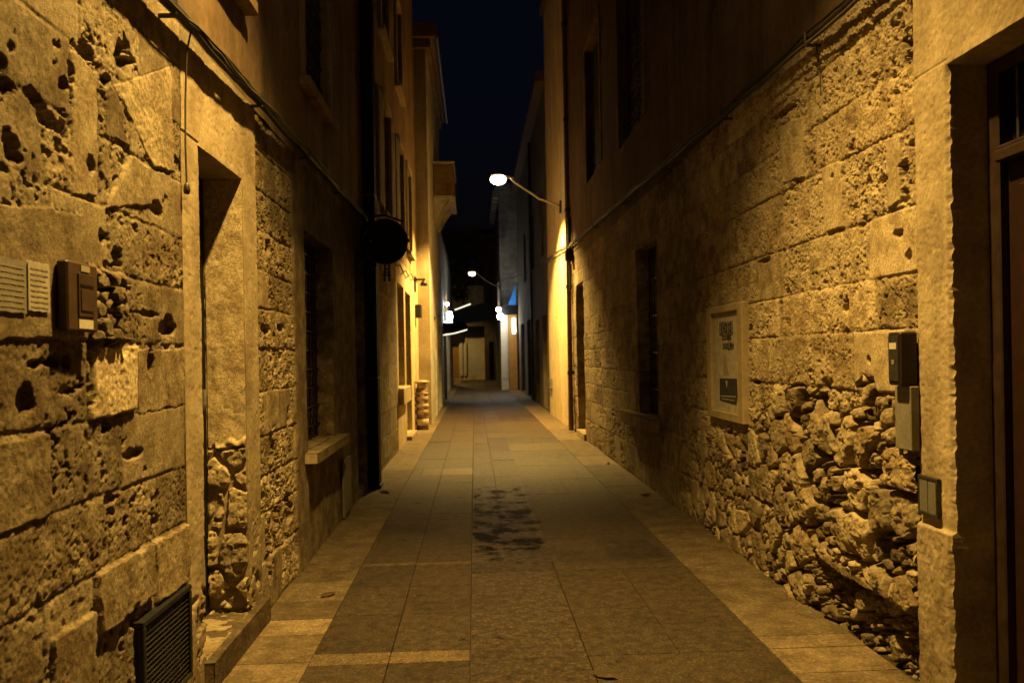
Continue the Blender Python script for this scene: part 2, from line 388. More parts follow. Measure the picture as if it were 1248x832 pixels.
CL = make_courses([-.3, .0, .33, .63, .865, 1.125, 1.40, 1.68, 1.93, 2.17, 2.425, 2.685, 2.95, 3.35], -3.2, 9.4, .28, .6, 3,
                  {3: [2.52, 2.847, 3.36, 3.74], 5: [2.57, 3.10, 3.73], 4: [2.15, 2.98, 3.42], 9: [2.75, 2.93, 3.39], 10: [2.74, 2.93, 3.2], 6: [2.26, 2.83, 3.22], 2: [2.46, 2.80, 3.33]})
def left_stone(y, z):
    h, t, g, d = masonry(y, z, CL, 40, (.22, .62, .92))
    nr = ss(4.4, 3.8, y); h = h*(1-.60*nr); t = t*(1-.30*nr)
    ero = ss(-.02, .25, fbm(y*2.3+1.7, z*2.6+.4, 3, 61))*ss(4.4, 3.6, y)
    cv = ss(.42, .50, fbm(y*17, z*19, 4, 62)+.28*fbm(y*3.1, z*3.3, 2, 64)); h = h-.034*ero*cv+.0025*ero*fbm(y*40, z*40, 4, 63)
    F = lambda pts, *a, **k: flat(h, t, g, y, z, pts, *a, **k)
    h, t, g = F([(2.2, 2.05), (2.81, 2.115), (2.80, 1.69), (2.2, 1.665)], .006, .66, .4)            # plastered patch behind the notices
    h, t, g = F([(2.745, 2.655), (2.93, 2.645), (2.92, 2.20), (2.74, 2.17)], .004, .84, .7)        # upright mortar strip
    h, t, g = F([(3.01, 2.593), (3.075, 2.635), (3.195, 2.444), (2.99, 2.436)], .002, .52, .25)      # dark wedge
    h, t, g = F([(3.199, 2.413), (3.385, 2.41), (3.382, 2.254), (2.97, 2.165)], .009, .80, .40)
    h, t, g = F([(2.885, 1.655), (3.225, 1.672), (3.21, 1.412), (2.835, 1.404)], .014, 1.30, 1.0, rough=.004)  # proud pale block
    h, t, g = F([(3.24, 1.66), (3.74, 1.66), (3.74, 1.40), (3.24, 1.40)], .002, .86, .35)
    h, t, g = F([(2.15, 1.385), (2.565, 1.385), (2.565, 1.13), (2.15, 1.13)], .006, .74, .35, rough=.003)
    h, t, g = F([(2.86, .862), (3.35, .862), (3.345, .645), (2.86, .645)], .022, .86, .45, rough=.003)
    h, t, g = F([(3.365, .858), (3.745, .852), (3.745, .6), (3.365, .6)], .020, .96, .5, rough=.003)
    h, t, g = F([(2.54, .742), (2.83, .745), (2.83, .40), (2.54, .40)], .016, .74, .4, rough=.003)
    h, t, g = F([(3.05, 2.64), (3.62, 2.92), (3.66, 2.45), (3.42, 2.42)], .004, .86, .7, rough=.0035)  # pale crumbly render
    # a few stones with spalled, knobbly faces
    for i, (cy, cz, a, b, dp) in enumerate([(3.136, 2.79, .072, .068, .085), (3.01, 2.65, .03, .022, .05), (3.372, 1.603, .034, .064, .06), (3.205, 1.245, .11, .022, .045),
            (2.535, 2.42, .05, .03, .05), (2.60, 2.38, .05, .03, .055), (2.68, 2.37, .04, .03, .05), (2.40, 2.24, .05, .05, .05), (2.36, 2.41, .05, .03, .04), (2.70, 2.52, .03, .03, .045),
            (2.74, 2.58, .02, .035, .045), (2.977, 1.72, .035, .035, .06), (3.56, 1.75, .09, .05, .06), (2.50, 1.60, .06, .018, .04), (2.60, 1.605, .05, .02, .05), (2.68, 1.61, .03, .028, .05),
            (2.44, 1.50, .05, .045, .05), (2.86, 1.755, .05, .02, .05), (2.86, 1.66, .03, .05, .05), (3.06, 2.0, .05, .03, .05), (2.95, 2.06, .03, .025, .04), (3.02, 1.955, .06, .02, .04),
            (3.45, 2.25, .06, .03, .04), (3.10, 1.665, .03, .04, .06), (3.30, 1.80, .12, .012, .02), (2.87, 2.30, .03, .03, .04), (3.0, 1.10, .08, .015, .03), (3.14, .64, .04, .03, .04),
            (5.2, 1.8, .09, .03, .06), (5.6, 1.82, .1, .035, .07), (5.3, 2.33, .05, .06, .05), (5.45, .62, .05, .22, .06), (5.2, .30, .07, .12, .07), (5.75, .5, .10, .16, .05), (6.0, .25, .1, .1, .05), (5.3, 1.05, .08, .12, .035), (5.8, 1.2, .05, .08, .04)]):
        h, t = hole(h, t, y, z, cy, cz, a, b, dp*.7, i)
    # knobbly spall between the intercom and the door
    f1, f2, cid, vx, vy = worley(y*17+.4*fbm(y*30, z*30, 2, 5), z*17, 71)
    w = poly_in(y, z, [(2.83, 1.93), (3.12, 1.93), (3.10, 1.67), (2.85, 1.67)], .02)
    h = h*(1-w)+w*(.018*cid+.025*ss(.05, .3, f2-f1)-.045*(1-ss(.03, .2, f2-f1))+.004*fbm(y*40, z*40, 3, 6))
    t = t*(1-w*.25*(1-ss(.02, .2, f2-f1)))
    # dressed surround of the window and the sooty render toward the far end
    far = ss(5.95, 6.02, y+.01*fbm(z*9, y*3, 3, 8))
    h = h*(1-far)+far*(.004*fbm(y*11, z*11, 4, 81)+.0025*fbm(y*3, z*3, 2, 82)); t = t*(1-far)+far*(.62+.2*fbm(y*3, z*2, 4, 83)); g = g*(1-far)+far*(.3)
    sur = far*ss(6.40, 6.38, y); h = h+.012*sur; t = t+.12*sur
    soot = ss(4.95, 5.4, y+.25*fbm(y*4, z*4, 3, 84))*ss(2.35, 2.62, z+.18*fbm(y*5, z*3, 4, 85))
    t = t*(1-.55*soot); h = h*(1-.4*soot)
    h = h+.012*fbm(y*.9, z*.9, 2, 86)
    return pack(h, t, g)

CR = make_courses([-.3, .0, .40, .76, 1.08, 1.38, 1.70, 1.965, 2.28, 2.665, 2.95, 3.25, 3.75], -3.2, 22, .34, .78, 12,
                  {9: [3.63, 4.21, 4.7], 8: [3.63, 4.32, 5.2], 7: [3.63, 4.10, 4.85], 6: [3.63, 4.03, 5.15], 5: [3.63, 4.26, 5.11], 10: [3.63, 3.92, 4.6]})
def right_stone(y, z):
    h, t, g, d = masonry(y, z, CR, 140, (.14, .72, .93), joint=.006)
    lowp = fbm(y*2.2, z*2.2, 3, 141)
    t = t*1.16; g = np.clip(g+.2, 0, 1)
    # beyond the poster the relief is smoother and the tone lower
    fr = ss(6.9, 7.4, y); h = h*(1-.35*fr); t = t*(1-.30*fr+.25*fr*fbm(y*2, z*2, 4, 142)); g = g*(1-.3*fr)
    F = lambda pts, *a, **k: flat(h, t, g, y, z, pts, *a, **k)
    h, t, g = F([(3.745, 2.64), (3.885, 2.65), (3.89, 2.31), (3.75, 2.31)], .008, 1.05, .7)
    h, t, g = F([(4.86, 3.05), (5.22, 3.10), (5.20, 2.72), (4.87, 2.68)], .012, .92, .8, rough=.004)
    h, t, g = F([(4.36, 2.66), (4.60, 2.67), (4.58, 2.30), (4.36, 2.29)], .010, 1.18, .9, rough=.002)
    for i, (cy, cz, a, b, dp) in enumerate([(3.735, 2.47, .035, .04, .055), (3.93, 2.46, .05, .02, .035), (3.80, 2.17, .05, .022, .045), (4.352, 1.84, .04, .045, .06), (4.475, 2.598, .03, .018, .03),
            (5.15, 3.175, .25, .022, .05), (3.80, 2.85, .03, .02, .03), (4.35, 1.705, .03, .018, .03), (6.05, 1.62, .04, .03, .06), (5.9, 1.78, .05, .035, .05), (6.0, 1.28, .1, .02, .05),
            (7.0, 1.66, .07, .05, .06), (5.6, 2.25, .1, .02, .04), (5.3, 1.93, .03, .02, .03), (5.8, 1.38, .12, .02, .05), (3.72, 2.05, .03, .03, .04), (4.1, 1.55, .02, .02, .03)]):
        h, t = hole(h, t, y, z, cy, cz, a, b, dp, 50+i)
    # the eroded rubble core, worst beside the doorway
    rh, rt, rg = rubble(y, z, 150, 4.2, .52)
    edge = 1.33-.12*fbm(y*4, z*4, 3, 151)-.36*np.clip(y-5.1, 0, 9)*ss(9.2, 6.0, y)+.05
    w = ss(-.05, .05, edge-z+.10*fbm(y*7, z*7, 3, 152))*ss(8.4, 7.0, y)*(y > 2)
    fade = .22+.78*ss(6.0, 4.6, y)
    rh = rh-.012+.02*fbm(y*2.5, z*2.5, 2, 153)
    under = ss(.37, .33, z-.015*np.sin(y*3))*ss(5.0, 4.4, y)                # hollow under the long ledge stone
    sh, st, sg = rubble(y*1.0+3, z*1.25, 170, 7.4, .3)
    rh = rh*(1-under)+under*(-.085+.9*sh); rt = rt*(1-under)+under*.8*st
    h = h*(1-w)+w*(rh*fade+(1-fade)*h*.6); t = t*(1-w)+w*rt; g = g*(1-w)+w*rg
    h, t, g = F([(3.62, .435), (4.40, .405), (4.78, .44), (4.74, .375), (4.40, .33), (3.62, .352)], .030, .80, .4, rough=.006, edge=.010)
    h, t, g = F([(3.58, 1.70), (3.76, 1.70), (3.76, 1.10), (3.58, 1.10)], .0, .9, .5)
    sur = ss(8.55, 8.6, y)*ss(10.4, 10.35, y); h = h*(1-.6*sur)
    h = h+.014*fbm(y*.8, z*.9, 2, 154)
    return pack(h, t, g)
def dressed(seed, amp=.0018, t0=.95, g0=.55, low=.004):
    def fn(y, z):
        h = amp*fbm(y*40, z*40, 4, seed)+low*fbm(y*4, z*4, 3, seed+1)-.0018*ss(.33, .55, fbm(y*26, z*26, 3, seed+2))
        t = t0+.14*fbm(y*6, z*4, 4, seed+3); return pack(h, t, g0+.4*fbm(y*3, z*2, 3, seed+4))
    return fn
def plain(seed, amp=.004, t0=1., g0=.5):
    def fn(y, z):
        return pack(amp*fbm(y*3, z*3, 4, seed), t0+.10*fbm(y*2.2, z*2.2, 4, seed+1), g0+.3*fbm(y*1.3, z*1.3, 3, seed+2))
    return fn
def blocks(seed, zs=.32, t0=1., joint=.006):
    C = make_courses(list(np.arange(-.3, 14, zs)), -6, 70, .4, .9, seed)
    def fn(y, z):
        h, t, g, d = masonry(y, z, C, seed, (.5, .9, .97), joint=joint); return pack(h*.8, t*t0, g)
    return fn
def rng(*seg):
    out = []
    for a, b, st in seg: out.append(np.arange(a, b, st))
    out.append(np.array([seg[-1][1]])); return np.concatenate(out)
EY, EZ, EX = (0, 1, 0), (0, 0, 1), (1, 0, 0)
def Lsheet(m, us, vs, fn, holes=(), X=XL, **k): return m.sheet((X, 0, 0), EY, EZ, (1, 0, 0), us, vs, fn, holes, **k)
def Rsheet(m, us, vs, fn, holes=(), X=XR, **k): return m.sheet((X, 0, 0), EY, EZ, (-1, 0, 0), us, vs, fn, holes, **k)
def Fsheet(m, Y, us, vs, fn, holes=()): return m.sheet((0, Y, 0), EX, EZ, (0, -1, 0), us, vs, fn, holes)

# ------------------------------------------------------------------ ground and paving
tag(MB().add([(-60, -30, -.016), (60, -30, -.016), (60, 160, -.016), (-60, 160, -.016)], [(0, 1, 2, 3)]).build('ground', M['ground']), kind='structure')
r = random.Random(5)
def slab(m, x0, x1, y0, y1, tone, z=0):
    g = .0012; c = .0016; x0 += g; x1 -= g; y0 += g; y1 -= g; z += r.uniform(-.0015, .0015)
    tl = [r.uniform(-.0012, .0012) for _ in range(4)]
    v = [(x0, y0, -.012), (x1, y0, -.012), (x1, y1, -.012), (x0, y1, -.012), (x0+c*.3, y0+c*.3, z-.004), (x1-c*.3, y0+c*.3, z-.004), (x1-c*.3, y1-c*.3, z-.004), (x0+c*.3, y1-c*.3, z-.004),
         (x0+c, y0+c, z+tl[0]), (x1-c, y0+c, z+tl[1]), (x1-c, y1-c, z+tl[2]), (x0+c, y1-c, z+tl[3])]
    f = [(8, 9, 10, 11)]
    for a in (0, 4): f += [(a+i, a+(i+1) % 4, a+4+(i+1) % 4, a+4+i) for i in range(4)]
    m.add(v, f, tone)
def strip(m, xs, ys, tone, var=.12, warm=.5):
    for i in range(len(ys)-1):
        for j in range(len(xs)-1): slab(m, xs[j], xs[j+1], ys[i], ys[i+1], (tone*(1+r.uniform(-var, var)), warm+r.uniform(-.2, .2), 0))
def steps(y, end, a, b):
    out = [y]
    while out[-1] < end: out.append(out[-1]+r.uniform(a, b))
    return out
m = MB()
# left half of the roadway: pavers with pale bands across
ybreak = [-2, .6, 1.9, 3.0, 4.21, 4.37, 5.02, 5.62, 6.19, 6.27, 7.05, 7.9, 8.2, 9.1, 10.2, 10.9, 11.55, 12.6, 13.9, 15.2, 16.6, 18.1]+steps(19.5, 58, 1.3, 1.9)
for i in range(len(ybreak)-1):
    y0, y1 = ybreak[i], ybreak[i+1]
    for k, (x0, x1) in enumerate(((-.90, -.48), (-.48, -.052))):
        tn = 1*(1+r.uniform(-.13, .13)); wm = .5
        if y0 == 4.21: tn, wm = 2.1, .9
        elif y0 == 6.19: tn, wm = 1.5, .7
        elif y0 == 10.9: tn, wm = (1.75, .8) if k == 0 else (2.7, 1)
        if y0 == 10.9 and k == 0: slab(m, x0, -.76, y0, y1, (1, .5, 0)); x0 = -.76
        slab(m, x0, x1, y0, y1, (tn, wm, 0))
# middle strip of flamed slabs
mm = MB()
ym = [-2, .4, 1.8, 3.0, 4.21, 5.92, 6.2, 7.0, 7.38, 8.25, 9.4, 10.6, 11.8, 12.3]+steps(13.6, 58, 1.0, 1.7)
for i in range(len(ym)-1):
    xs = (-.048, .575) if ym[i] < 6.1 or ym[i] > 25 else ((-.048, .235, .59) if i % 3 else (-.048, .22, .6))
    strip(mm, xs, ym[i:i+2], 1.12 if ym[i] < 13 else 1.0, .10, .6)
# right roadway strip and pale bits near the lamp
yr = [-2, .7, 1.9, 3.1, 4.22, 5.92, 6.9, 8.0, 9.2, 10.3, 11.6, 13.4, 14.6]+steps(15.5, 58, 1.1, 1.7)
for i in range(len(yr)-1):
    xs = (.576, 1.5595) if i % 4 else (.576, 1.07, 1.5595)
    strip(m, xs, yr[i:i+2], 1.5 if yr[i] in (13.4,) else 1.0, .10, .5)
tag(m.build('roadway_paving', M['paver']), kind='structure')
tag(mm.build('middle_paving', M['split']), kind='structure')
m = MB()
yl = [-2, .5, 1.7, 2.7, 3.6, 4.27, 4.70, 4.98, 5.35, 5.8, 6.3, 6.9, 7.6, 8.3, 9.0, 9.8, 10.7, 11.5, 12.9, 14.1, 15.6, 17, 18.4]+steps(19.3, 58, .9, 1.5)
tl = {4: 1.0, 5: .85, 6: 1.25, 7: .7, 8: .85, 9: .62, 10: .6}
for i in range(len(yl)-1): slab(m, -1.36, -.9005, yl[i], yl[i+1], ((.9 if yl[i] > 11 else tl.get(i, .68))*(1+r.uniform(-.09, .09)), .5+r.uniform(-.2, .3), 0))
yq = [-2, .8, 1.7, 2.6, 3.35, 3.9, 4.23, 4.42, 5.02, 5.6, 6.3, 7.0, 7.8, 8.7, 9.6, 10.5, 11.5, 12.6, 13.8, 15, 16.2]+steps(17.2, 58, .9, 1.4)
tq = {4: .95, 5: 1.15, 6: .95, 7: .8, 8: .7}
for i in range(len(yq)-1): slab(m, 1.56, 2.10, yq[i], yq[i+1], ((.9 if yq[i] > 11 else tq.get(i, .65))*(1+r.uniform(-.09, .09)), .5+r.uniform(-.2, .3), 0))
M['kerbslab'] = mat('limestone_paving', (.12, .085, .047), (.225, .168, .10), .75, 6, .8, 60, .008, spec=.25, streak=0, detail=.7, speck=(22, .35))
tag(m.build('side_paving', M['kerbslab']), kind='structure')

# ------------------------------------------------------------------ left stone house
H1 = thing('stone_house', 'pitted coral stone house with recessed narrow doorway and iron grilled window', 'house', (XL, 4.35, 0))
DOOR1 = (3.97, 4.72, .14, 2.66); WIN1 = (6.38, 7.66, .88, 2.64); REC1 = (9.12, 9.80, .10, 2.88)
m = MB()
zz = rng((-.02, 3.16, .005))
Lsheet(m, rng((-3, 1.6, .05)), zz[::4], left_stone)
Lsheet(m, rng((1.6, 2.1, .012), (2.1, 3.745, .005)), zz, left_stone)
Lsheet(m, rng((5.0, 5.6, .008), (5.6, 6.4, .011), (6.4, 9.86, .022)), zz, left_stone, [WIN1+(.34, .006), REC1+(.55, .002)])
m.build('wall', M['coral'], H1)
jit = lambda u, v: (u+.006*fbm(v*30, u*30, 3, 9)*(abs(u-3.97) < .01), v)
m = MB(); Lsheet(m, rng((3.745, 5.0, .008)), zz, lambda y, z: (lambda q: (q[0]+.006-.010*(1-ss(.0, .006, abs(z-2.675-.02*(y-3.9)*0)))*(y < 3.97)-.05*ss(.30, .1, z+.1*fbm(y*14, z*14, 3, 4))*ss(.0, .4, fbm(y*10, z*10, 3, 7)+.3), q[1]))(dressed(21, t0=.98, g0=.6)(y, z)))
m = MB()
def jamb(y, z):
    h, T = dressed(21, t0=.98, g0=.6)(y, z); h = h+.006
    h = h-.007*(1-ss(.002, .006, abs(z-2.672)))*(y < 3.98)
    low = ss(.85, .2, z+.2*fbm(y*7, z*7, 3, 22)); cv = ss(.05, .4, fbm(y*15, z*15, 4, 23)); h = h-.02*low*cv
    T[..., 0] *= 1-.22*low-.2*low*cv
    h = h-.010*ss(3.764, 3.748, y)
    up = ss(2.95, 3.1, z+.1*fbm(y*8, z*8, 3, 24)); T[..., 0] *= 1-.35*up
    return h, T
Lsheet(m, rng((3.745, 5.0, .008)), zz, jamb, [(3.97, 4.72, .14, 2.66, .32, .003)])
for yy, sg in ((3.745, -1), (5.0, 1)): m.sheet((0, yy, 0), EX, EZ, (0, sg, 0), rng((XL-.12, XL+.003, .02)), zz[::4], plain(28, .002))
fr = m.build('door_frame', M['pale_stone'], H1)
# far reveal of the doorway: plaster above, broken rubble below
m = MB()
def reveal(x, z):
    rh, rt, rg = rubble(x*1.0+3, z*.9, 33, 5.2)
    top = 1.12+.06*fbm(x*12, z*3, 3, 35); w = ss(.02, -.02, z-top)
    w2 = w*ss(.18, -.1, abs(z-.92)-.22)*.8                          # one large dressed stone left in the middle
    h = (1-w)*(.003*fbm(x*20, z*20, 4, 36)+.0+.004*fbm(x*5, z*4, 2, 37))+w*(rh*.95*(1-w2*.8)-.010+.006*fbm(x*40, z*40, 4, 34))
    t = (1-w)*(1.32+.12*fbm(x*6, z*5, 4, 38))+w*1.15*(rt*(1-w2)+w2*1.1)
    ln = ss(.010, .0, abs(z-1.09-.02*fbm(x*20, z*0, 2, 39))); return pack(h-.03*ln, t*(1-.3*ln), .85+0*h)
m.sheet((0, 4.715, 0), EX, EZ, (0, -1, 0), rng((XL-.215, XL+.002, .005)), rng((.13, 2.655, .006)), reveal)
m.build('broken_reveal', M['coral'], H1)
m = MB()
us = rng((XL-.33, XL+.055, .02)); vs = rng((3.93, 4.99, .02))
m.sheet((0, 0, .14), EX, EY, (0, 0, 1), us, vs, dressed(51, .002, .62, .4))
m.sheet((XL+.055, 0, 0), EY, EZ, (1, 0, 0), vs, rng((-.02, .14, .01)), dressed(52, .003, .62, .4))
m.box(XL-.3, XL+.05, 3.931, 4.989, -.02, .136)
m.build('doorstep', M['kerbslab'], H1)
d = boxes('door', M['doorwood'], H1, (XL-.32, XL-.27, 3.97, 4.72, .14, 2.66), (XL-.272, XL-.255, 4.0, 4.69, .2, .9), (XL-.272, XL-.255, 4.0, 4.69, 1.0, 1.7), (XL-.272, XL-.255, 4.0, 4.69, 1.8, 2.6))
MB().tube([(XL-.26, 4.63, 1.33), (XL-.21, 4.63, 1.33), (XL-.205, 4.63, 1.36), (XL-.205, 4.63, 1.44)], .012).build('handle', M['galv'], d)
# window with grille
w = thing('x', None, None, (0, 0, 0)); bpy.data.objects.remove(w)
wn = boxes('window', M['doorwood'], H1, (XL-.34, XL-.30, 6.38, 6.46, .88, 2.64), (XL-.34, XL-.30, 7.58, 7.66, .88, 2.64), (XL-.34, XL-.30, 6.46, 7.58, 2.56, 2.64), (XL-.34, XL-.30, 6.46, 7.58, .88, .96), (XL-.34, XL-.30, 6.99, 7.05, .96, 2.56))
boxes('pane', M['glass'], wn, (XL-.335, XL-.325, 6.46, 7.58, .96, 2.56), b=0)
m = MB()
for i in range(9): m.tube([(XL-.15, 6.46+i*.14, .88), (XL-.15, 6.46+i*.14, 2.64)], .009, 6)
for i in range(10): m.box(XL-.156, XL-.138, 6.38, 7.66, 1.0+i*.17, 1.012+i*.17)
for i in range(8):
    for k in range(5):
        c = (XL-.14, 6.53+i*.14, 1.08+k*.34); m.tube([(c[0], c[1]+.045*math.cos(a*PI/5), c[2]+.06*math.sin(a*PI/5)) for a in range(11)], .005, 5)
m.build('grille', M['black'], wn)
m = MB()
m.sheet((0, 0, .872), EX, EY, (0, 0, 1), rng((XL-.3, XL+.11, .02)), rng((6.26, 7.9, .03)), dressed(53, .003, .62, .4))
m.sheet((XL+.11, 0, 0), EY, EZ, (1, 0, 0), rng((6.26, 7.9, .03)), rng((.79, .872, .015)), dressed(54, .004, .62, .4))
m.box(XL-.02, XL+.106, 6.262, 7.898, .792, .868)
m.build('window_sill', M['pale_stone'], H1)
d = boxes('recessed_door', M['doorwood'], H1, (XL-.6, XL-.55, 9.12, 9.80, .1, 2.88), (XL-.552, XL-.53, 9.2, 9.72, .25, 1.2), (XL-.552, XL-.53, 9.2, 9.72, 1.3, 2.7))
boxes('hatch', M['greyplate'], H1, (XL+.004, XL+.03, 7.98, 8.40, .02, .60), (XL+.03, XL+.038, 8.02, 8.36, .06, .56), tone=(.6, .4, 0))
vg = boxes('vent_grille', M['black'], H1, (XL-.01, XL+.035, 3.17, 3.70, .565, .59), (XL-.01, XL+.035, 3.17, 3.70, .17, .195), (XL-.01, XL+.035, 3.17, 3.195, .195, .565), (XL-.01, XL+.035, 3.675, 3.70, .195, .565))
m = MB(); m.box(XL-.005, XL+.004, 3.195, 3.675, .195, .565)
for i in range(17):
    z = .205+i*.0213; m.prism([(XL+.004, z+.016), (XL+.024, z), (XL+.027, z+.003), (XL+.007, z+.019)], 'y', 3.196, 3.674)
m.build('louvre', M['black'], vg)
# upper floor
UW1 = (6.52, 7.6, 3.84, 5.5); UW0 = (3.75, 4.7, 3.74, 5.4)
m = MB(); Lsheet(m, rng((-3, 3.4, .06), (3.4, 9.86, .035)), rng((3.162, 5, .03), (5, 9, .1)), lambda y, z: (lambda q: (q[0]+.004*fbm(y*12, z*12, 3, 92), q[1]))(plain(90, .008, .9)(y, z)), [UW1+(.22,), UW0+(.22,)])
m.build('upper_wall', M['plaster'], H1)
boxes('back_wall', M['plaster_dark'], H1, (-7, XL-.62, -3, 9.86, 0, 9.0), b=0)
boxes('roof', M['rooftile'], H1, (-7.2, XL+.30, -3, 9.9, 9.01, 9.22))
for (a, b, c, dd) in (UW1, UW0):
    fx = boxes('window', M['plaster'], H1, (XL-.004, XL+.022, a-.14, a-.001, c, dd+.1), (XL-.004, XL+.022, b+.001, b+.14, c, dd+.1), (XL-.004, XL+.022, a, b, dd, dd+.1), tone=(1.15, .8, 0))
    boxes('sill', M['plaster'], fx, (XL-.004, XL+.09, a-.2, b+.12, c-.09, c-.002), b=.012, tone=(1.2, .8, 0))
    m = MB()
    m.box(XL-.22, XL-.18, a, b, c, dd)
    for i in range(12):
        for s in (-1, 1):
            y = a+(b-a)*(i+.5)/12; m.tube([(XL-.06, y, c+.0), (XL-.06, y+s*.09, c+(dd-c)*.33), (XL-.06, y-s*.09, c+(dd-c)*.66), (XL-.06, y, dd)], .008, 5)
    for i in range(9): m.box(XL-.066, XL-.05, a, b, c+.1+i*.19, c+.112+i*.19)
    m.build('lattice', M['black'], fx)

# intercom, notices
t = thing('intercom_panel', 'brown intercom box screwed to the pitted wall beside the notices', 'intercom', (XL+.01, 2.705, 1.707))
x = XL+.012
b = boxes('case', M['brown'], t, (x, x+.036, 2.605, 2.81, 1.707, 1.934), b=.006)
boxes('inner_panel', M['brown'], t, (x+.036, x+.041, 2.668, 2.775, 1.755, 1.897), b=.003, tone=(.8, .3, 0))
boxes('slot', M['matblack'], t, (x+.041, x+.0425, 2.678, 2.765, 1.853, 1.862), b=0)
boxes('button', M['brown'], t, (x+.041, x+.044, 2.68, 2.763, 1.775, 1.845), b=.002, tone=(.95, .5, 0))
boxes('name_label', M['cream'], t, (x+.036, x+.0385, 2.672, 2.768, 1.716, 1.746), b=0)
boxes('top_label', M['cream'], t, (x+.036, x+.0385, 2.69, 2.75, 1.905, 1.925), b=0, tone=(.6, .3, 0))
boxes('door_casing', M['matblack'], H1, (XL-.30, XL-.222, 4.64, 4.712, .142, 2.658), b=.004)
r = random.Random(3)
for (nm, y0, y1, z0, z1, tn, lab, ink) in (('paper_notice', 2.44, 2.56, 1.762, 1.912, .85, 'pale printed paper notice pasted next to the brown intercom', 'inkpale'), ('paper_notice', 2.22, 2.43, 1.752, 1.905, .5, 'darker faded sheet of print pasted at the edge of the plastered patch', 'inkpale')):
    t = thing(nm, lab, 'notice', (XL+.013, (y0+y1)/2, z0), 'paper notices on the stone wall')
    m = MB(); n = 8
    v = []; 
    for k in (0, 1):
        for i in range(n+1):
            for j in (0, 1): v.append((XL+.0135+.002*k+.0004*math.sin(i*1.7+j)*k, y0+(y1-y0)*i/n, (z0, z1)[j]+.002*math.sin(i*2.1)))
    f = [(k*2*(n+1)+2*i, k*2*(n+1)+2*i+2, k*2*(n+1)+2*i+3, k*2*(n+1)+2*i+1) for k in (0, 1) for i in range(n)]
    m.add(v, f, (tn, .6, 0)).build('sheet', M['paper'], t)
    m = MB()
    for i in range(8):
        z = z1-.02-i*.0165; y = y0+.012
        while y < y1-.02:
            L = r.uniform(.012, .04); m.box(XL+.0166, XL+.0170, y, min(y+L, y1-.01), z-.0035, z); y += L+.004
        if i in (2, 5): continue
    m.build('printed_lines', M[ink], t)

# cables on the left wall
def sag(pts, r, wob, seed, off=0, n=60, amp=.006):
    rr = random.Random(seed); out = []; P = [Vector(p) for p in pts]
    for i in range(len(P)-1):
        for k in range(n//(len(P)-1)):
            q = P[i].lerp(P[i+1], k/(n//(len(P)-1))); out.append(q+Vector((off+rr.uniform(-amp, amp)*.5, 0, wob*math.sin(q.y*5.2+seed)+rr.uniform(-amp, amp))))
    out.append(P[-1]); return out
t = thing('cable_bundle', 'thick black cable bundle clipped along the left stone house', 'cable', (XL, 5, 3.15))
base = [(XL+.06, -2.9, 3.0), (XL+.06, 1.6, 3.08), (XL+.06, 3.6, 3.135), (XL+.055, 4.85, 3.178), (XL+.05, 9.1, 3.285), (XL+.05, 9.8, 3.29)]
MB().tube(sag(base, .02, .004, 1), .026, 8).build('main_cable', M['cable'], t)
MB().tube(sag([(p[0]+.02, p[1], p[2]-.028) for p in base], .01, .012, 2), .009, 6).build('thin_cable', M['cable'], t)
MB().tube(sag([(p[0]+.005, p[1], p[2]+.03) for p in base], .01, .008, 4), .012, 6).build('thin_cable', M['cable'], t)
MB().tube(sag([(p[0]+.035, p[1], p[2]-.005) for p in base], .01, .016, 6), .006, 6).build('thin_cable', M['bark'], t)
for y, z in ((2.3, 3.10), (3.5, 3.13), (4.9, 3.18), (6.3, 3.215), (7.8, 3.25)):
    boxes('clip', M['iron'], t, (XL+.0, XL+.085, y-.012, y+.012, z-.045, z-.03), (XL+.075, XL+.085, y-.012, y+.012, z-.03, z+.04))
t = thing('drop_wire', 'thin wire hanging beside the left door frame with a knotted end', 'wire', (XL+.01, 3.735, 2.38))
MB().tube([(XL+.07, 3.72, 3.13), (XL+.04, 3.735, 3.02), (XL+.03, 3.738, 2.8), (XL+.028, 3.734, 2.6), (XL+.03, 3.737, 2.42)], .0045, 6).build('wire', M['bark'], t)
MB().lathe((XL+.03, 3.737, 2.37), (0, 0, 1), [(0, 0), (.012, .004), (.016, .02), (.012, .045), (.006, .055), (0, .056)], 10).build('end_cap', M['iron'], t)

# ------------------------------------------------------------------ right house
H2 = thing('stone_town_house', 'golden block house with crumbling rubble base and dark panelled street door', 'house', (XR, 3.0, 0))
WR = (8.92, 10.02, .86, 2.9); DR = (14.92, 16.0, .06, 3.0)
m = MB(); zr = rng((-.02, 3.5, .005))
Rsheet(m, rng((-3, 1.75, .05)), zr[::4], right_stone)
Rsheet(m, rng((3.63, 4.6, .005), (4.6, 6.0, .0075), (6.0, 7.4, .013)), zr, right_stone)
Rsheet(m, rng((7.4, 9., .022), (9., 17.0, .05)), rng((-.02, 3.5, .012)), right_stone, [WR+(.30, .005), DR+(.30, .004)])
m.build('wall', M['coral'], H2)
def pil(y, z):
    h, T = dressed(121, .0028, 1.02, .62, .004)(y, z)
    pl = ss(.802, .786, z+.010*fbm(y*9, z*2, 3, 125)); h = h+.006+.022*pl
    h = h-.006*(1-ss(.002, .006, abs(z-2.85)))*(y > 3.35); h = h-.012*ss(3.612, 3.632, y)
    rg = .006*fbm(y*40, z*14, 4, 122)*ss(.9, .7, z); h = h+rg
    ch = .014*ss(3.385, 3.358, y)*(y > 3.3)*ss(2.84, 2.8, z); h = h-ch*(1+.8*fbm(z*28, y*6, 3, 126))   # worn arris
    T[..., 0] *= 1-.25*ss(.9, .1, z+.2*fbm(y*5, z*5, 3, 123)); return h, T
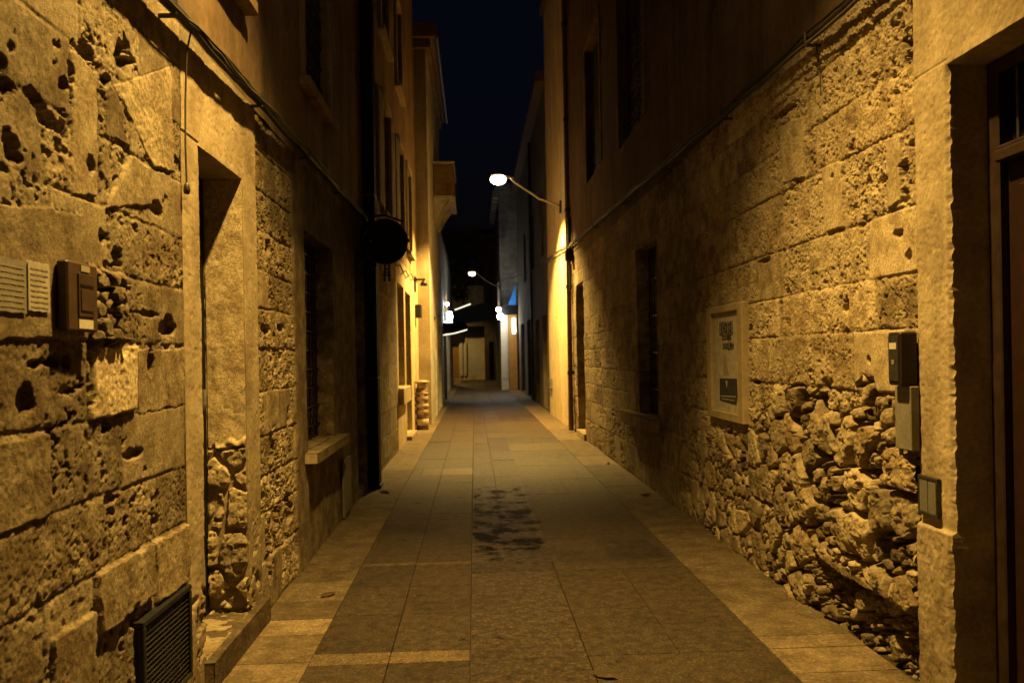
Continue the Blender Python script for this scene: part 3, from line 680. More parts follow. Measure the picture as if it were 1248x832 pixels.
def shag(u, v):
    e = np.exp(-np.abs(u-3.36)/.012)*(v < 2.83)
    return u+e*(.004*fbm(v*9, u*0+2, 3, 129)+(.3+np.clip(1.6*fbm(v*3, u*0+6, 2, 130), -.3, 1))*(.004*fbm(v*34, u*0, 4, 127)+.004*np.clip(fbm(v*80, u*0+4, 2, 128), -.3, .7))), v
m = MB(); Rsheet(m, rng((1.75, 2.9, .05), (2.9, 3.63, .0045)), rng((-.02, 3.5, .005)), pil, [(2.1, 3.36, -.02, 2.83, .20, .0035)], jitter=shag)
m.sheet((0, 3.63, 0), EX, EZ, (0, 1, 0), rng((XR+.004, XR+.2, .02)), rng((-.02, 3.5, .02)), plain(128, .002))
m.build('door_frame', M['pale_stone'], H2)
x = XR+.17
df = boxes('door_casing', M['doorwood'], H2, (x, x+.10, 3.285, 3.36, .02, 2.825), (x, x+.10, 2.1, 2.17, .02, 2.825), (x, x+.10, 2.17, 3.285, 2.765, 2.825), (x-.02, x+.10, 2.17, 3.285, 2.385, 2.435), (x-.008, x+.10, 2.17, 3.285, 2.435, 2.455), b=.006)
boxes('transom_pane', M['glass'], df, (x+.06, x+.07, 2.17, 3.285, 2.455, 2.765), b=0)
m = MB()
for i in range(9): m.tube([(x+.03, 3.20-i*.12, 2.455), (x+.03, 3.20-i*.12, 2.765)], .008, 6)
m.build('transom_bar', M['iron'], df)
d = MB()
for y0, y1 in ((2.75, 3.285), (2.17, 2.745)):
    d.box(x+.04, x+.08, y0, y1, .04, 2.383, .004)
    for z0, z1 in ((.2, .95), (1.05, 1.45), (1.55, 2.28)):
        for k in range(3): d.box(x+.03-.0, x+.05, y0+.08+k*.03, y1-.08-k*.03, z0+k*.03, z1-k*.03, .006) if k == 0 else d.box(x+.03+.008*(k % 2)-.006*k, x+.05, y0+.08+k*.03, y1-.08-k*.03, z0+k*.03, z1-k*.03, .006)
d = d.build('door', M['redwood'], H2)
MB().lathe((x+.04, 3.05, 1.0), (-1, 0, 0), [(.022, 0), (.022, .006), (.01, .008), (.008, .03), (.02, .045), (.018, .062), (0, .068)], 14).build('handle', M['iron'], d)
boxes('doorstep', M['kerbslab'], H2, (XR-.02, XR+.2, 2.1, 3.36, -.01, .05))
UR1 = (12.62, 14.15, 4.66, 7.0); UR2 = (9.42, 11.0, 4.45, 6.9); UR3 = (5.2, 6.7, 4.5, 6.9)
m = MB(); Rsheet(m, rng((-3, 17.0, .06)), rng((3.502, 5, .04), (5, 11, .12)), lambda y, z: (lambda q: (q[0]+.004*fbm(y*8, z*8, 3, 92), q[1]))(plain(190, .010, .8, .35)(y, z)), [UR1+(.25,), UR2+(.25,), UR3+(.25,)])
m.build('upper_wall', M['plaster'], H2)
boxes('back_wall', M['plaster_dark'], H2, (XR+.5, 9, -3, 22, 0, 11.0), b=0)
boxes('roof', M['rooftile'], H2, (XR-.12, 9, -3, 22.05, 11.01, 11.2))
for q in (UR1, UR2, UR3):
    wn = boxes('window', M['plaster'], H2, (XR-.02, XR+.003, q[0]-.13, q[0]-.001, q[2], q[3]), (XR-.02, XR+.003, q[1]+.001, q[1]+.13, q[2], q[3]), (XR-.022, XR+.003, q[0]-.13, q[1]+.13, q[3], q[3]+.12), tone=(1.1, .7, 0))
    ym = (q[0]+q[1])/2
    for a, b in ((q[0]+.01, ym-.01), (ym+.01, q[1]-.01)):
        m = MB(); m.box(XR+.13, XR+.16, a, b, q[2]+.01, q[3]-.01)
        n = 28
        for i in range(n):
            z = q[2]+.08+(q[3]-q[2]-.16)*i/n; m.box(XR+.112, XR+.13, a+.05, b-.05, z, z+.05)
        m.build('shutter', M['shutter'], wn)
# window, far door
wn = boxes('window', M['doorwood'], H2, (XR+.26, XR+.30, WR[0], WR[0]+.08, WR[2], WR[3]), (XR+.26, XR+.30, WR[1]-.08, WR[1], WR[2], WR[3]), (XR+.26, XR+.30, WR[0]+.08, WR[1]-.08, WR[3]-.08, WR[3]), (XR+.26, XR+.30, WR[0]+.08, WR[1]-.08, WR[2], WR[2]+.08))
boxes('pane', M['glass'], wn, (XR+.28, XR+.29, WR[0]+.08, WR[1]-.08, WR[2]+.08, WR[3]-.08), b=0)
m = MB()
for i in range(8): m.tube([(XR+.14, WR[0]+.09+i*.13, WR[2]), (XR+.14, WR[0]+.09+i*.13, WR[3])], .009, 6)
for i in range(4): m.box(XR+.132, XR+.15, WR[0], WR[1], WR[2]+.3+i*.45, WR[2]+.315+i*.45)
m.build('grille', M['black'], wn)
m = MB(); m.sheet((0, 0, .855), EX, EY, (0, 0, 1), rng((XR-.13, XR+.26, .02)), rng((8.86, 10.75, .03)), dressed(153, .003, .75, .4))
m.sheet((XR-.13, 0, 0), EY, EZ, (-1, 0, 0), rng((8.86, 10.75, .03)), rng((.71, .855, .015)), dressed(154, .004, .75, .4)); m.box(XR-.126, XR+.02, 8.862, 10.748, .712, .851)
m.build('window_sill', M['pale_stone'], H2)
d = boxes('far_door', M['doorwood'], H2, (XR+.24, XR+.30, DR[0], DR[1], DR[2], DR[3]), (XR+.225, XR+.24, DR[0]+.1, DR[1]-.1, .3, 1.4), (XR+.225, XR+.24, DR[0]+.1, DR[1]-.1, 1.55, 2.8))
boxes('threshold', M['pale_stone'], H2, (XR-.05, XR+.26, 14.8, 15.9, .0, .12), b=.01)
# plastered bay past the drainpipe
def bay(y, z):
    h, t, g, _ = masonry(y, z, CR, 240, (.5, .8, .9)); rub = ss(1.35, 1.1, z+.12*fbm(y*3, z*3, 3, 241))*ss(17.9, 17.7, y)
    p = .004*fbm(y*4, z*4, 4, 242); return pack(p*(1-rub)+rub*h*1.4, 1.25*(1-rub)+rub*t, .8*(1-rub)+rub*g)
m = MB(); Rsheet(m, rng((17.0, 22, .04)), rng((-.02, 3.5, .03), (3.5, 11, .15)), bay); m.build('plastered_wall', M['plaster_pale'], H2)
boxes('low_box', M['greyplate'], H2, (XR-.07, XR+.01, 21.2, 21.75, .72, .98), tone=(.5, .4, 0))

# wall-mounted things on the right
t = thing('entryphone', 'black entryphone box on the pale door surround above a grey plate', 'entryphone', (XR-.05, 3.66, 1.425))
boxes('case', M['brown'], t, (XR-.098, XR-.012, 3.607, 3.715, 1.432, 1.682), b=.008, tone=(.35, .3, 0))
boxes('front_plate', M['iron'], t, (XR-.1025, XR-.098, 3.618, 3.704, 1.452, 1.665), b=.002)
boxes('label', M['cream'], t, (XR-.1045, XR-.1025, 3.63, 3.692, 1.602, 1.632), b=0)
boxes('button', M['galv'], t, (XR-.1055, XR-.1025, 3.65, 3.672, 1.53, 1.552), b=.002)
t = thing('meter_cover', 'plain grey metal cover plate directly below the black entryphone', 'cover plate', (XR-.02, 3.67, 1.135))
boxes('cover', M['greyplate'], t, (XR-.055, XR-.012, 3.602, 3.742, 1.128, 1.428), b=.004, tone=(.75, .4, 0))
MB().tube([(XR-.03, 3.735, 1.128), (XR-.03, 3.735, 1.02), (XR-.015, 3.735, .98)], .010).build('conduit', M['galv'], t)
t = thing('switch_cover', 'small rectangular cover with a slit low on the door surround', 'cover plate', (XR-.01, 3.52, .85))
boxes('frame', M['iron'], t, (XR-.030, XR-.008, 3.448, 3.60, .842, .858), (XR-.030, XR-.008, 3.448, 3.60, 1.006, 1.022), (XR-.030, XR-.008, 3.448, 3.458, .858, 1.006), (XR-.030, XR-.008, 3.59, 3.60, .858, 1.006), b=.002)
boxes('lid', M['greyplate'], t, (XR-.0275, XR-.008, 3.458, 3.522, .858, 1.006), (XR-.0275, XR-.008, 3.527, 3.59, .858, 1.006), b=.002, tone=(.6, .3, 0))
boxes('slit', M['matblack'], t, (XR-.024, XR-.008, 3.522, 3.527, .858, 1.006), b=0)

t = thing('poster_case', 'ochre framed poster case with dark lettering and a dark picture', 'poster case', (XR-.01, 6.4, 1.05))
x = XR-.045
m = MB(); m.box(x, XR+.02, 5.95, 6.06, 1.05, 1.985, .006); m.box(x, XR+.02, 6.75, 6.87, 1.05, 1.985, .006); m.box(x, XR+.02, 6.06, 6.75, 1.925, 1.985, .006); m.box(x, XR+.02, 6.06, 6.75, 1.05, 1.118, .006)
m.build('frame', M['framewood'], t)
sh = boxes('poster', M['paper'], t, (XR-.022, XR-.015, 6.062, 6.748, 1.12, 1.923), b=0, tone=(1.0, .5, 0))
rr = random.Random(11); m = MB(); x = XR-.0245
def stroke(m, ya, za, yb, zb, w):
    dy, dz = yb-ya, zb-za; L = math.hypot(dy, dz) or 1; ny, nz = -dz/L*w, dy/L*w
    m.prism([(ya+ny, za+nz), (yb+ny, zb+nz), (yb-ny, zb-nz), (ya-ny, za-nz)], 'x', x, x+.002)
for (ya, yb, zc, hh, w) in ((6.56, 6.22, 1.80, .052, .006), (6.50, 6.25, 1.722, .026, .005), (6.48, 6.20, 1.652, .028, .0055)):
    n = 7 if hh > .05 else 6; st = (ya-yb)/n
    for i in range(n):
        y = ya-st*(i+.5); k = rr.choice('NHAUEM'); a = st*.32
        stroke(m, y+a, zc-hh*rr.uniform(.8, 1.3), y+a, zc+hh, w)
        if k in 'NHUM': stroke(m, y-a, zc-hh, y-a, zc+hh*rr.uniform(.7, 1.1), w)
        if k == 'N': stroke(m, y+a, zc+hh, y-a, zc-hh, w)
        if k in 'HA': stroke(m, y+a, zc, y-a, zc, w)
        if k == 'A': stroke(m, y-a, zc-hh, y+a*.4, zc+hh, w)
        if k == 'U': stroke(m, y+a, zc-hh, y-a, zc-hh, w)
        if k in 'EM': stroke(m, y+a, zc+hh*.7, y-a, zc+hh*.3, w); stroke(m, y+a, zc-hh*.7, y-a, zc-hh*.4, w)
m.build('lettering', M['ink'], sh)
m = MB(); x = XR-.0238
m.prism([(6.58, 1.385), (6.14, 1.395), (6.13, 1.25), (6.16, 1.185), (6.58, 1.20)], 'x', x, x+.001); m.build('picture', M['ink'], sh)
m = MB(); x = XR-.0248; m.prism([(6.56, 1.243), (6.17, 1.255), (6.17, 1.248), (6.56, 1.236)], 'x', x, x+.0008)
for i in range(12): stroke(m, 6.52-i*.027, 1.215, 6.51-i*.027, 1.222, .004)
m.prism([(6.42, 1.37), (6.37, 1.37), (6.39, 1.31)], 'x', x, x+.0008); m.build('picture_detail', M['paper'], sh)
m = MB(); x = XR-.0238; m.prism([(6.46, 1.57), (6.41, 1.58), (6.34, 1.42), (6.47, 1.41)], 'x', x, x+.0006); m.build('faded_mark', M['inkpale'], sh)

t = thing('wall_cable', 'thick dark cable rising along the right block house', 'cable', (XR, 8, 3.5))
base = [(XR-.06, -2.9, 3.25), (XR-.06, 2.2, 3.33), (XR-.06, 4.1, 3.43), (XR-.055, 6.5, 3.50), (XR-.055, 16.1, 3.85), (XR-.06, 18.5, 4.02), (XR-.05, 22, 4.2)]
MB().tube(sag(base, .02, .004, 1, n=95), .020, 8).build('main_cable', M['cable'], t)
MB().tube(sag([(p[0]-.03, p[1], p[2]-.04) for p in base], .02, .007, 2, n=95), .011, 6).build('thin_cable', M['galv'], t).data.materials[0] = M['bark']
MB().tube(sag([(p[0]-.01, p[1], p[2]+.03) for p in base], .02, .006, 3, n=95), .008, 6).build('thin_cable', M['cable'], t)
MB().tube([(XR-.02, 4.62, 3.40), (XR-.008, 4.60, 3.25), (XR-.006, 4.60, 3.1)], .0035, 6).build('stray_wire', M['bark'], t)
for y, z in ((3.4, 3.395), (4.6, 3.445), (6.2, 3.49), (8.2, 3.56), (10.5, 3.645), (13, 3.735), (15.6, 3.83)):
    boxes('clip', M['iron'], t, (XR-.10, XR, y-.012, y+.012, z-.055, z-.04), (XR-.10, XR-.09, y-.012, y+.012, z-.04, z+.03))
t = thing('drainpipe', 'tall rusty drainpipe between the far door and the plastered bay', 'drainpipe', (XR-.07, 16.62, 0))
MB().tube([(XR-.07, 16.62, .03), (XR-.07, 16.62, 10.9)], .052, 12).build('pipe', M['bandbrown'], t)
for z in (1.2, 3.0, 4.6, 6.5, 8.5): MB().tube([(XR-.07, 16.62, z), (XR-.07, 16.62, z+.07)], .064, 12).build('collar', M['iron'], t)
t = thing('junction_box', 'dark junction box where the cable meets the rusty drainpipe', 'junction box', (XR-.08, 16.42, 3.55))
boxes('box', M['black'], t, (XR-.16, XR, 16.3, 16.52, 3.55, 3.78), b=.01)
MB().tube([(XR-.06, 16.45, 3.78), (XR-.06, 16.45, 4.45)], .04, 10).build('cable_head', M['black'], t)
MB().tube([(XR-.06, 16.42, 3.55), (XR-.06, 16.42, 2.95)], .025, 8).build('conduit', M['iron'], t)

# ------------------------------------------------------------------ black post, hanging sign
t = thing('black_post', 'square black post standing against the wall under the round sign', 'post', (XL+.07, 10.0, 0))
boxes('shaft', M['matblack'], t, (XL, XL+.145, 9.87, 10.12, .05, 8.9), b=.01)
boxes('base', M['black'], t, (XL-.01, XL+.165, 9.85, 10.14, 0, .05), b=.008)
for z in (1.35, 3.6): boxes('band', M['iron'], t, (XL-.002, XL+.15, 9.865, 10.125, z, z+.025), b=.003)
t = thing('hanging_sign', 'round black sign hanging from a scrolled iron bracket', 'sign', (XL+.15, 9.9, 2.6))
c = Vector((-1.055, 9.75, 3.01)); R_ = .262
MB().lathe(c, (0, 1, 0), [(0, -.07), (R_*.86, -.07), (R_*.88, -.08), (R_*.97, -.08), (R_, -.07), (R_, .07), (R_*.97, .08), (R_*.88, .08), (R_*.86, .07), (0, .07)], 48, smooth=False).build('disc', M['matblack'], t)
MB().tube([(c.x+.268*math.cos(i*PI/20), c.y-.075, c.z+.268*math.sin(i*PI/20)) for i in range(41)], .010, 8).build('rim', M['rimiron'], t)
m = MB(); m.tube([(XL+.0, 9.75, 3.32), (-1.33, 9.75, 3.32), (-1.06, 9.75, 3.34), (-.84, 9.75, 3.26)], .014, 8)
m.tube([(XL+.0, 9.75, 3.0), (c.x-R_, 9.75, 3.0)], .014, 8); m.tube([(c.x+R_, 9.75, 3.03), (c.x+R_+.03, 9.75, 3.03)], .022, 8)
m.tube([(XL+.02, 9.75, 2.72), (XL+.02, 9.75, 3.4)], .016, 8)
def scroll(m, cx, cz, r0, turns, a0, s=1, w=.011):
    m.tube([(cx+s*(r0*(1-i/34))*math.cos(a0+i/30*turns*2*PI), 9.75, cz+(r0*(1-i/34))*math.sin(a0+i/30*turns*2*PI)) for i in range(31)], w, 6)
for a in ((XL+.09, 3.19, .085, 1.4, 0), (XL+.08, 2.86, .085, 1.5, PI), (-1.20, 2.74, .07, 1.3, .5), (XL+.05, 3.36, .05, 1.2, 2)): scroll(m, *a)
m.build('bracket', M['black'], t)
m = MB()
for dx in (0, .055): 
    m.tube([(-1.07+dx, 9.75, 2.75), (-1.065+dx, 9.75, 2.66), (-1.075+dx, 9.75, 2.56)], .012, 6); m.lathe((-1.07+dx, 9.75, 2.56), (0, 0, 1), [(0, -.03), (.014, -.02), (.02, 0), (.012, .02), (.024, .05), (.016, .08), (0, .09)], 10)
scroll(m, -1.04, 2.64, .05, 1.3, 1.0)
m.build('pendant', M['black'], t)
for p in ((-1.225, 9.66, 3.02), (-1.32, 9.66, 3.24), (-1.29, 9.66, 3.11)): MB().lathe(p, (0, -1, 0), [(.009, 0), (.009, .012), (.005, .018), (0, .02)], 8).build('rivet', M['galv'], t)

# ------------------------------------------------------------------ second left house (plastered)
H3 = thing('plaster_house', 'yellow plaster house with stone base, tall shutters and a plain doorway', 'house', (XL, 14.5, 0))
BW = (14.15, 15.4, 1.08, 2.95); BD = (15.72, 16.95, .08, 2.92)
st = blocks(61, .36, .62)
m = MB(); Lsheet(m, rng((9.86, 13.9, .03)), rng((-.02, 3.4, .02)), st); m.build('base_wall', M['coral'], H3)
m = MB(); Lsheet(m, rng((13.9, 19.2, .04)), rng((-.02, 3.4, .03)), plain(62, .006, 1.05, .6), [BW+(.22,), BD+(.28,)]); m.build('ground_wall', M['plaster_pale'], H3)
UB = [(12.0, 13.05, 3.84, 5.5), (14.5, 15.4, 3.84, 5.5), (16.4, 17.3, 3.84, 5.5), (12.0, 13.05, 6.6, 8.2), (14.5, 15.4, 6.6, 8.2)]
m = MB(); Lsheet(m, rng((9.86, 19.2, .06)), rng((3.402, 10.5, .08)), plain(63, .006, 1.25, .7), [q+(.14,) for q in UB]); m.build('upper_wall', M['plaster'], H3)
boxes('back_wall', M['plaster_dark'], H3, (-8, XL-.45, 9.87, 19.2, 0, 10.5), b=0)
boxes('roof', M['rooftile'], H3, (-8, XL+.12, 9.9, 19.2, 10.51, 10.7))
for q in UB:
    wn = boxes('window', M['plaster_pale'], H3, (XL-.003, XL+.05, q[0]-.14, q[0]-.001, q[2]-.05, q[3]+.12), (XL-.003, XL+.05, q[1]+.001, q[1]+.14, q[2]-.05, q[3]+.12), (XL-.003, XL+.06, q[0], q[1], q[3], q[3]+.12), (XL-.003, XL+.10, q[0]-.16, q[1]+.16, q[2]-.13, q[2]-.052), tone=(.75, .5, 0))
    ym = (q[0]+q[1])/2
    for a, b in ((q[0]+.01, ym-.008), (ym+.008, q[1]-.01)):
        m = MB(); m.box(XL-.13, XL-.09, a, b, q[2], q[3])
        for i in range(22): z = q[2]+.06+(q[3]-q[2]-.12)*i/22; m.box(XL-.09, XL-.075, a+.05, b-.05, z, z+.045)
        m.build('shutter', M['shutter'], wn)
    if q[2] < 4:
        for a, b in ((q[0]-.62, q[0]-.16), (q[1]+.16, q[1]+.62)):
            boxes('open_shutter', M['framewood'], wn, (XL+.01, XL+.05, a, b, q[2], q[3]), tone=(.6, .4, 0))
wn = boxes('window', M['doorwood'], H3, (XL-.2, XL-.17, BW[0], BW[1], BW[2], BW[3]), (XL-.17, XL-.15, BW[0]+.05, 14.75, 1.15, 2.88), (XL-.17, XL-.15, 14.8, BW[1]-.05, 1.15, 2.88))
boxes('sill', M['plaster_pale'], wn, (XL-.01, XL+.10, 14.0, 15.55, .78, 1.07), b=.01, tone=(1.1, .7, 0))
boxes('door', M['doorwood'], H3, (XL-.28, XL-.24, BD[0], BD[1], BD[2], BD[3]), (XL-.24, XL-.225, BD[0]+.1, BD[1]-.1, .3, 1.3), (XL-.24, XL-.225, BD[0]+.1, BD[1]-.1, 1.45, 2.7))
boxes('doorstep', M['pale_stone'], H3, (XL-.2, XL+.1, 15.6, 17.05, 0, .075), b=.01)

t = thing('banded_bin', 'narrow banded cylinder bin beside the plain doorway', 'bin', (-1.2, 17.9, 0))
c = (-1.19, 17.9, 0)
MB().lathe(c, (0, 0, 1), [(0, .02), (.13, .02), (.135, .05), (.135, .93), (0, .93)], 20).build('body', M['bandbrown'], t)
for z, h_, k in ((.10, .14, 'cream'), (.34, .10, 'steelband'), (.50, .07, 'cream'), (.64, .10, 'steelband'), (.78, .05, 'steelband')):
    MB().lathe(c, (0, 0, 1), [(.136, z), (.147, z+.015), (.147, z+h_-.015), (.136, z+h_)], 20).build('band', M[k], t)
MB().lathe(c, (0, 0, 1), [(0, .0), (.145, .0), (.145, .03), (0, .03)], 20).build('foot', M['black'], t)
MB().lathe(c, (0, 0, 1), [(.11, .93), (.10, 1.03), (.165, 1.04), (.172, 1.06), (.165, 1.085), (.05, 1.10), (0, 1.10)], 20).build('lid', M['steelband'], t)
t = thing('wall_cable', 'sagging thin cable across the yellow plaster house', 'cable', (XL, 15, 3.3))
MB().tube(sag([(XL+.05, 10.1, 3.25), (XL+.05, 12, 3.16), (XL+.05, 15.2, 3.24), (XL+.05, 19.1, 3.45)], .012, .03, 3, n=60), .014, 6).build('wire', M['cable'], t)
t = thing('wall_lamp', 'small dark unlit wall lamp above the banded bin', 'lamp', (XL+.05, 18.2, 3.2))
boxes('plate', M['black'], t, (XL, XL+.04, 18.1, 18.3, 3.1, 3.45)); boxes('arm', M['black'], t, (XL+.04, XL+.25, 18.18, 18.22, 3.36, 3.40)); MB().lathe((XL+.22, 18.2, 3.36), (0, 0, -1), [(.02, 0), (.06, .03), (.09, .12), (.0, .13)], 12).build('shade', M['black'], t)
t = thing('wall_box', 'small dark meter box below the unlit wall lamp', 'box', (XL+.05, 18.35, 2.55))
boxes('case', M['black'], t, (XL, XL+.14, 18.25, 18.55, 2.52, 2.82), b=.012); boxes('lid', M['iron'], t, (XL+.14, XL+.146, 18.28, 18.52, 2.55, 2.79))

# ------------------------------------------------------------------ third left house with bay
H4 = thing('corner_house', 'tall brown house stepping out into the lane with a boxed balcony', 'house', (-1.03, 22, 0))
XC = -1.05
m = MB(); Fsheet(m, 19.2, rng((-6, XC, .05)), rng((-.02, 9.2, .06)), plain(71, .006, .55, .2)); m.build('end_wall', M['plaster_pale'], H4)
m = MB(); Lsheet(m, rng((19.2, 26, .08)), rng((-.02, 9.2, .08)), plain(72, .006, 1.0, .4), [(21.2, 22.3, .05, 2.7, .3), (23.2, 25.4, .05, 2.9, .3)], X=XC); m.build('street_wall', M['grey_stone'], H4)
boxes('back_wall', M['plaster_dark'], H4, (-8, XC-.45, 19.35, 26, 0, 9.2), b=0)
boxes('roof', M['rooftile'], H4, (-8, XC+.26, 18.95, 26, 9.21, 9.55)); boxes('cornice', M['plaster'], H4, (-6, XC+.12, 19.08, 26, 9.0, 9.205))
MB().tube([(XC+.28, 18.98, 9.25), (XC+.28, 26, 9.25)], .07, 8).build('gutter', M['iron'], H4)
boxes('door', M['doorwood'], H4, (XC-.28, XC-.24, 21.2, 22.3, .05, 2.7)); boxes('shop_shutter', M['shutter'], H4, (XC-.28, XC-.24, 23.2, 25.4, .05, 2.9))
bl = MB(); bl.box(XC, -.50, 22.0, 24.4, 6.05, 6.92, .02)
for i in range(6): bl.box(-.503, -.488, 22.1+i*.38, 22.4+i*.38, 6.15, 6.8, .01)
for i in range(5): bl.box(XC+.02, -.52, 21.985, 22.0, 6.1+i*.16, 6.22+i*.16, .004)
bl = bl.build('balcony', M['plaster'], H4)
for y in (22.1, 23.2, 24.3): MB().prism([(XC, 5.35), (XC+.1, 5.45), (XC+.3, 5.8), (-.55, 6.05), (XC, 6.05)], 'y', y-.06, y+.06).build('bracket', M['grey_stone'], bl)
boxes('ledge', M['grey_stone'], bl, (XC, -.46, 21.95, 24.45, 5.97, 6.048)); boxes('coping', M['grey_stone'], bl, (XC, -.46, 21.95, 24.45, 6.922, 6.98))

# ------------------------------------------------------------------ left shop row (white light) and right row
H5 = thing('shop_house', 'grey shop front house lit by white signs on the left', 'house', (-1.5, 36, 0))
XS = -1.24
m = MB(); Lsheet(m, rng((26, 46, .12)), rng((-.02, 6.2, .12)), plain(81, .006, 1.0, .5), [(32, 34, .05, 2.6, .3), (37.5, 40, .05, 2.6, .3)], X=XS); m.build('wall', M['grey_stone'], H5)
boxes('back_wall', M['plaster_dark'], H5, (-6, XS-.45, 26, 46, 0, 6.2), b=0); boxes('roof', M['rooftile'], H5, (-6, XS+.05, 26, 46, 6.21, 6.4))
m = MB(); Fsheet(m, 46.0, rng((-6, XS, .3)), rng((0, 6.2, .3)), plain(82)); 
boxes('shop_window', M['shutter'], H5, (XS-.28, XS-.24, 32, 34, .05, 2.6)); boxes('shop_window', M['shutter'], H5, (XS-.28, XS-.24, 37.5, 40, .05, 2.6))
t = thing('light_sign', 'white lit box sign jutting from the left shop front', 'sign', (-1.1, 33, 3.2))
boxes('lit_panel', M['coolglow'], t, (XS+.12, XS+.36, 32.94, 33.06, 3.16, 3.48), b=.03); boxes('bracket', M['black'], t, (XS, XS+.12, 32.97, 33.03, 3.30, 3.36))
boxes('lit_base', M['coolglow'], t, (XS+.05, XS+.36, 32.90, 33.10, 3.04, 3.09), b=.01)
t = thing('globe_lamp', 'small bluish white lamp above the lit box sign', 'lamp', (-1.1, 33.4, 3.8))
MB().lathe((-1.10, 33.4, 3.83), (0, 0, 1), [(0, -.08), (.05, -.065), (.08, 0), (.05, .065), (0, .08)], 14).build('globe', M['coolglow2'], t); MB().tube([(XS, 33.4, 4.0), (-1.10, 33.4, 4.0), (-1.10, 33.4, 3.9)], .015, 6).build('arm', M['black'], t)
t = thing('awning', 'upper dark awning with a lit front tube across the lane end', 'awning', (-.1, 42, 3.7), 'dark awnings at the lane end')
m = MB(); m.prism([(-1.3, 3.75), (-.95, 4.02), (.55, 4.42), (.80, 4.42), (.80, 3.55), (.70, 3.52), (-1.3, 3.32)], 'y', 41.6, 42.6); m.build('canvas', M['matblack'], t)
MB().tube([(-.98, 41.56, 4.06), (-.15, 41.56, 4.36)], .032, 8).build('front_tube', M['tubeglow'], t)
t = thing('awning', 'lower dark awning held by a pale post on the left', 'awning', (-.9, 31, 2.5), 'dark awnings at the lane end')
m = MB(); m.prism([(-1.2, 2.56), (-.26, 2.68), (-.22, 2.78), (-.32, 2.92), (-1.2, 2.94)], 'y', 31, 32.2); m.build('canvas', M['matblack'], t)
MB().tube([(-1.2, 30.96, 2.46), (-.75, 30.96, 2.53), (-.26, 30.96, 2.66)], .022, 8).build('front_tube', M['tubeglow'], t); MB().tube([(-1.12, 30.8, 0), (-1.12, 30.8, 2.44)], .055, 10).build('post', M['galv'], t)

H6 = thing('shuttered_house', 'dark shuttered house on the right beyond the lit plaster bay', 'house', (XR, 29, 0))
m = MB(); hs = [(22.9, 24.3, .05, 2.8, .25), (25.6, 27, .05, 2.8, .25), (29, 31.4, .05, 3.0, .25), (33, 35.6, .05, 3, .25)]; hu = [(23.4, 24.6, 4.6, 6.6, .2), (27.2, 28.4, 4.6, 6.6, .2), (31.5, 32.8, 4.6, 6.6, .2)]
Rsheet(m, rng((22, 37.5, .1)), rng((-.02, 9.2, .1)), plain(91, .006, .8, .4), hs+hu, X=XR+.03); m.build('wall', M['plaster_dark'], H6)
boxes('back_wall', M['plaster_dark'], H6, (XR+.5, 9, 22.02, 37.5, 0, 9.2), b=0); boxes('roof', M['rooftile'], H6, (XR-.25, 9, 22.06, 37.5, 9.21, 9.5))
for q in hs: boxes('door', M['shutter'], H6, (XR+.22, XR+.27, q[0], q[1], q[2], q[3]), (XR+.20, XR+.22, q[0]+.08, (q[0]+q[1])/2-.05, .2, q[3]-.12), (XR+.20, XR+.22, (q[0]+q[1])/2+.05, q[1]-.08, .2, q[3]-.12))
for q in hu: boxes('shutter', M['shutter'], H6, (XR+.12, XR+.17, q[0], q[1], q[2], q[3]))
MB().tube([(XR-.03, 28, .05), (XR-.03, 28, 9.1)], .05, 8).build('downpipe', M['iron'], H6)
H7 = thing('pale_corner_house', 'pale stone corner house with white and orange shop front on the right', 'house', (1.3, 38, 0))
XP = 1.28
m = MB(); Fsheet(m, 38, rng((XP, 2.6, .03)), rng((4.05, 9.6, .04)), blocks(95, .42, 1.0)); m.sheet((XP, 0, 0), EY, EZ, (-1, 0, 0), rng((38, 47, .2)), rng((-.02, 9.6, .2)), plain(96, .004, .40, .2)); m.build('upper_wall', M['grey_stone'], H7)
boxes('back_wall', M['plaster_dark'], H7, (XP+.3, 8, 38.1, 47, 0, 9.6), b=0)
boxes('shop_surround', M['white'], H7, (XP, 1.62, 37.92, 38.02, 0, 4.04), (XP+.03, 1.56, 37.90, 37.92, .55, 3.3), b=.006)
boxes('shop_wall', M['orange'], H7, (1.622, 2.05, 37.96, 38.05, 0, 4.04), b=.004)
boxes('lit_window', M['coolglow'], H7, (1.84, 1.97, 37.94, 37.958, 2.7, 3.4), b=0)
m = MB(); m.box(XP-.15, 2.6, 37.85, 47, 9.61, 9.8)
for i in range(9): m.box(XP-.28, XP-.0, 38.2+i*.9, 38.65+i*.9, 9.2, 9.6, .02)
m.build('cornice', M['grey_stone'], H7)
MB().tube([(XP-.05, 37.9, 3.9), (XP-.05, 37.9, 5.1)], .09, 10).build('standpipe', M['galv'], H7)
t = thing('shop_sign', 'dark projecting sign box over the white shop front', 'sign', (1.6, 37.4, 3.5))
boxes('box', M['matblack'], t, (1.16, 2.06, 37.3, 37.5, 3.55, 3.98), b=.02); boxes('bracket', M['black'], t, (2.0, 2.05, 37.5, 37.93, 3.7, 3.76))
for (z, x, rr_, lab) in ((3.78, 1.16, .12, 'upper round white lamp at the end of the dark sign box'), (3.46, 1.24, .16, 'lower and larger round white lamp under the dark sign box')):
    t = thing('globe_lamp', lab, 'lamp', (x, 37.2, z), 'round white shop lamps')
    MB().lathe((x, 37.15, z), (0, 0, 1), [(0, -rr_), (rr_*.7, -rr_*.7), (rr_, 0), (rr_*.7, rr_*.7), (0, rr_)], 16).build('globe', M['coolglow2'], t); boxes('holder', M['black'], t, (x+.02, x+.1, 37.27, 37.35, z-.03, z+.03))
t = thing('blue_pennant', 'narrow blue canvas pennant standing on the dark sign box', 'pennant', (1.9, 37.4, 3.98))
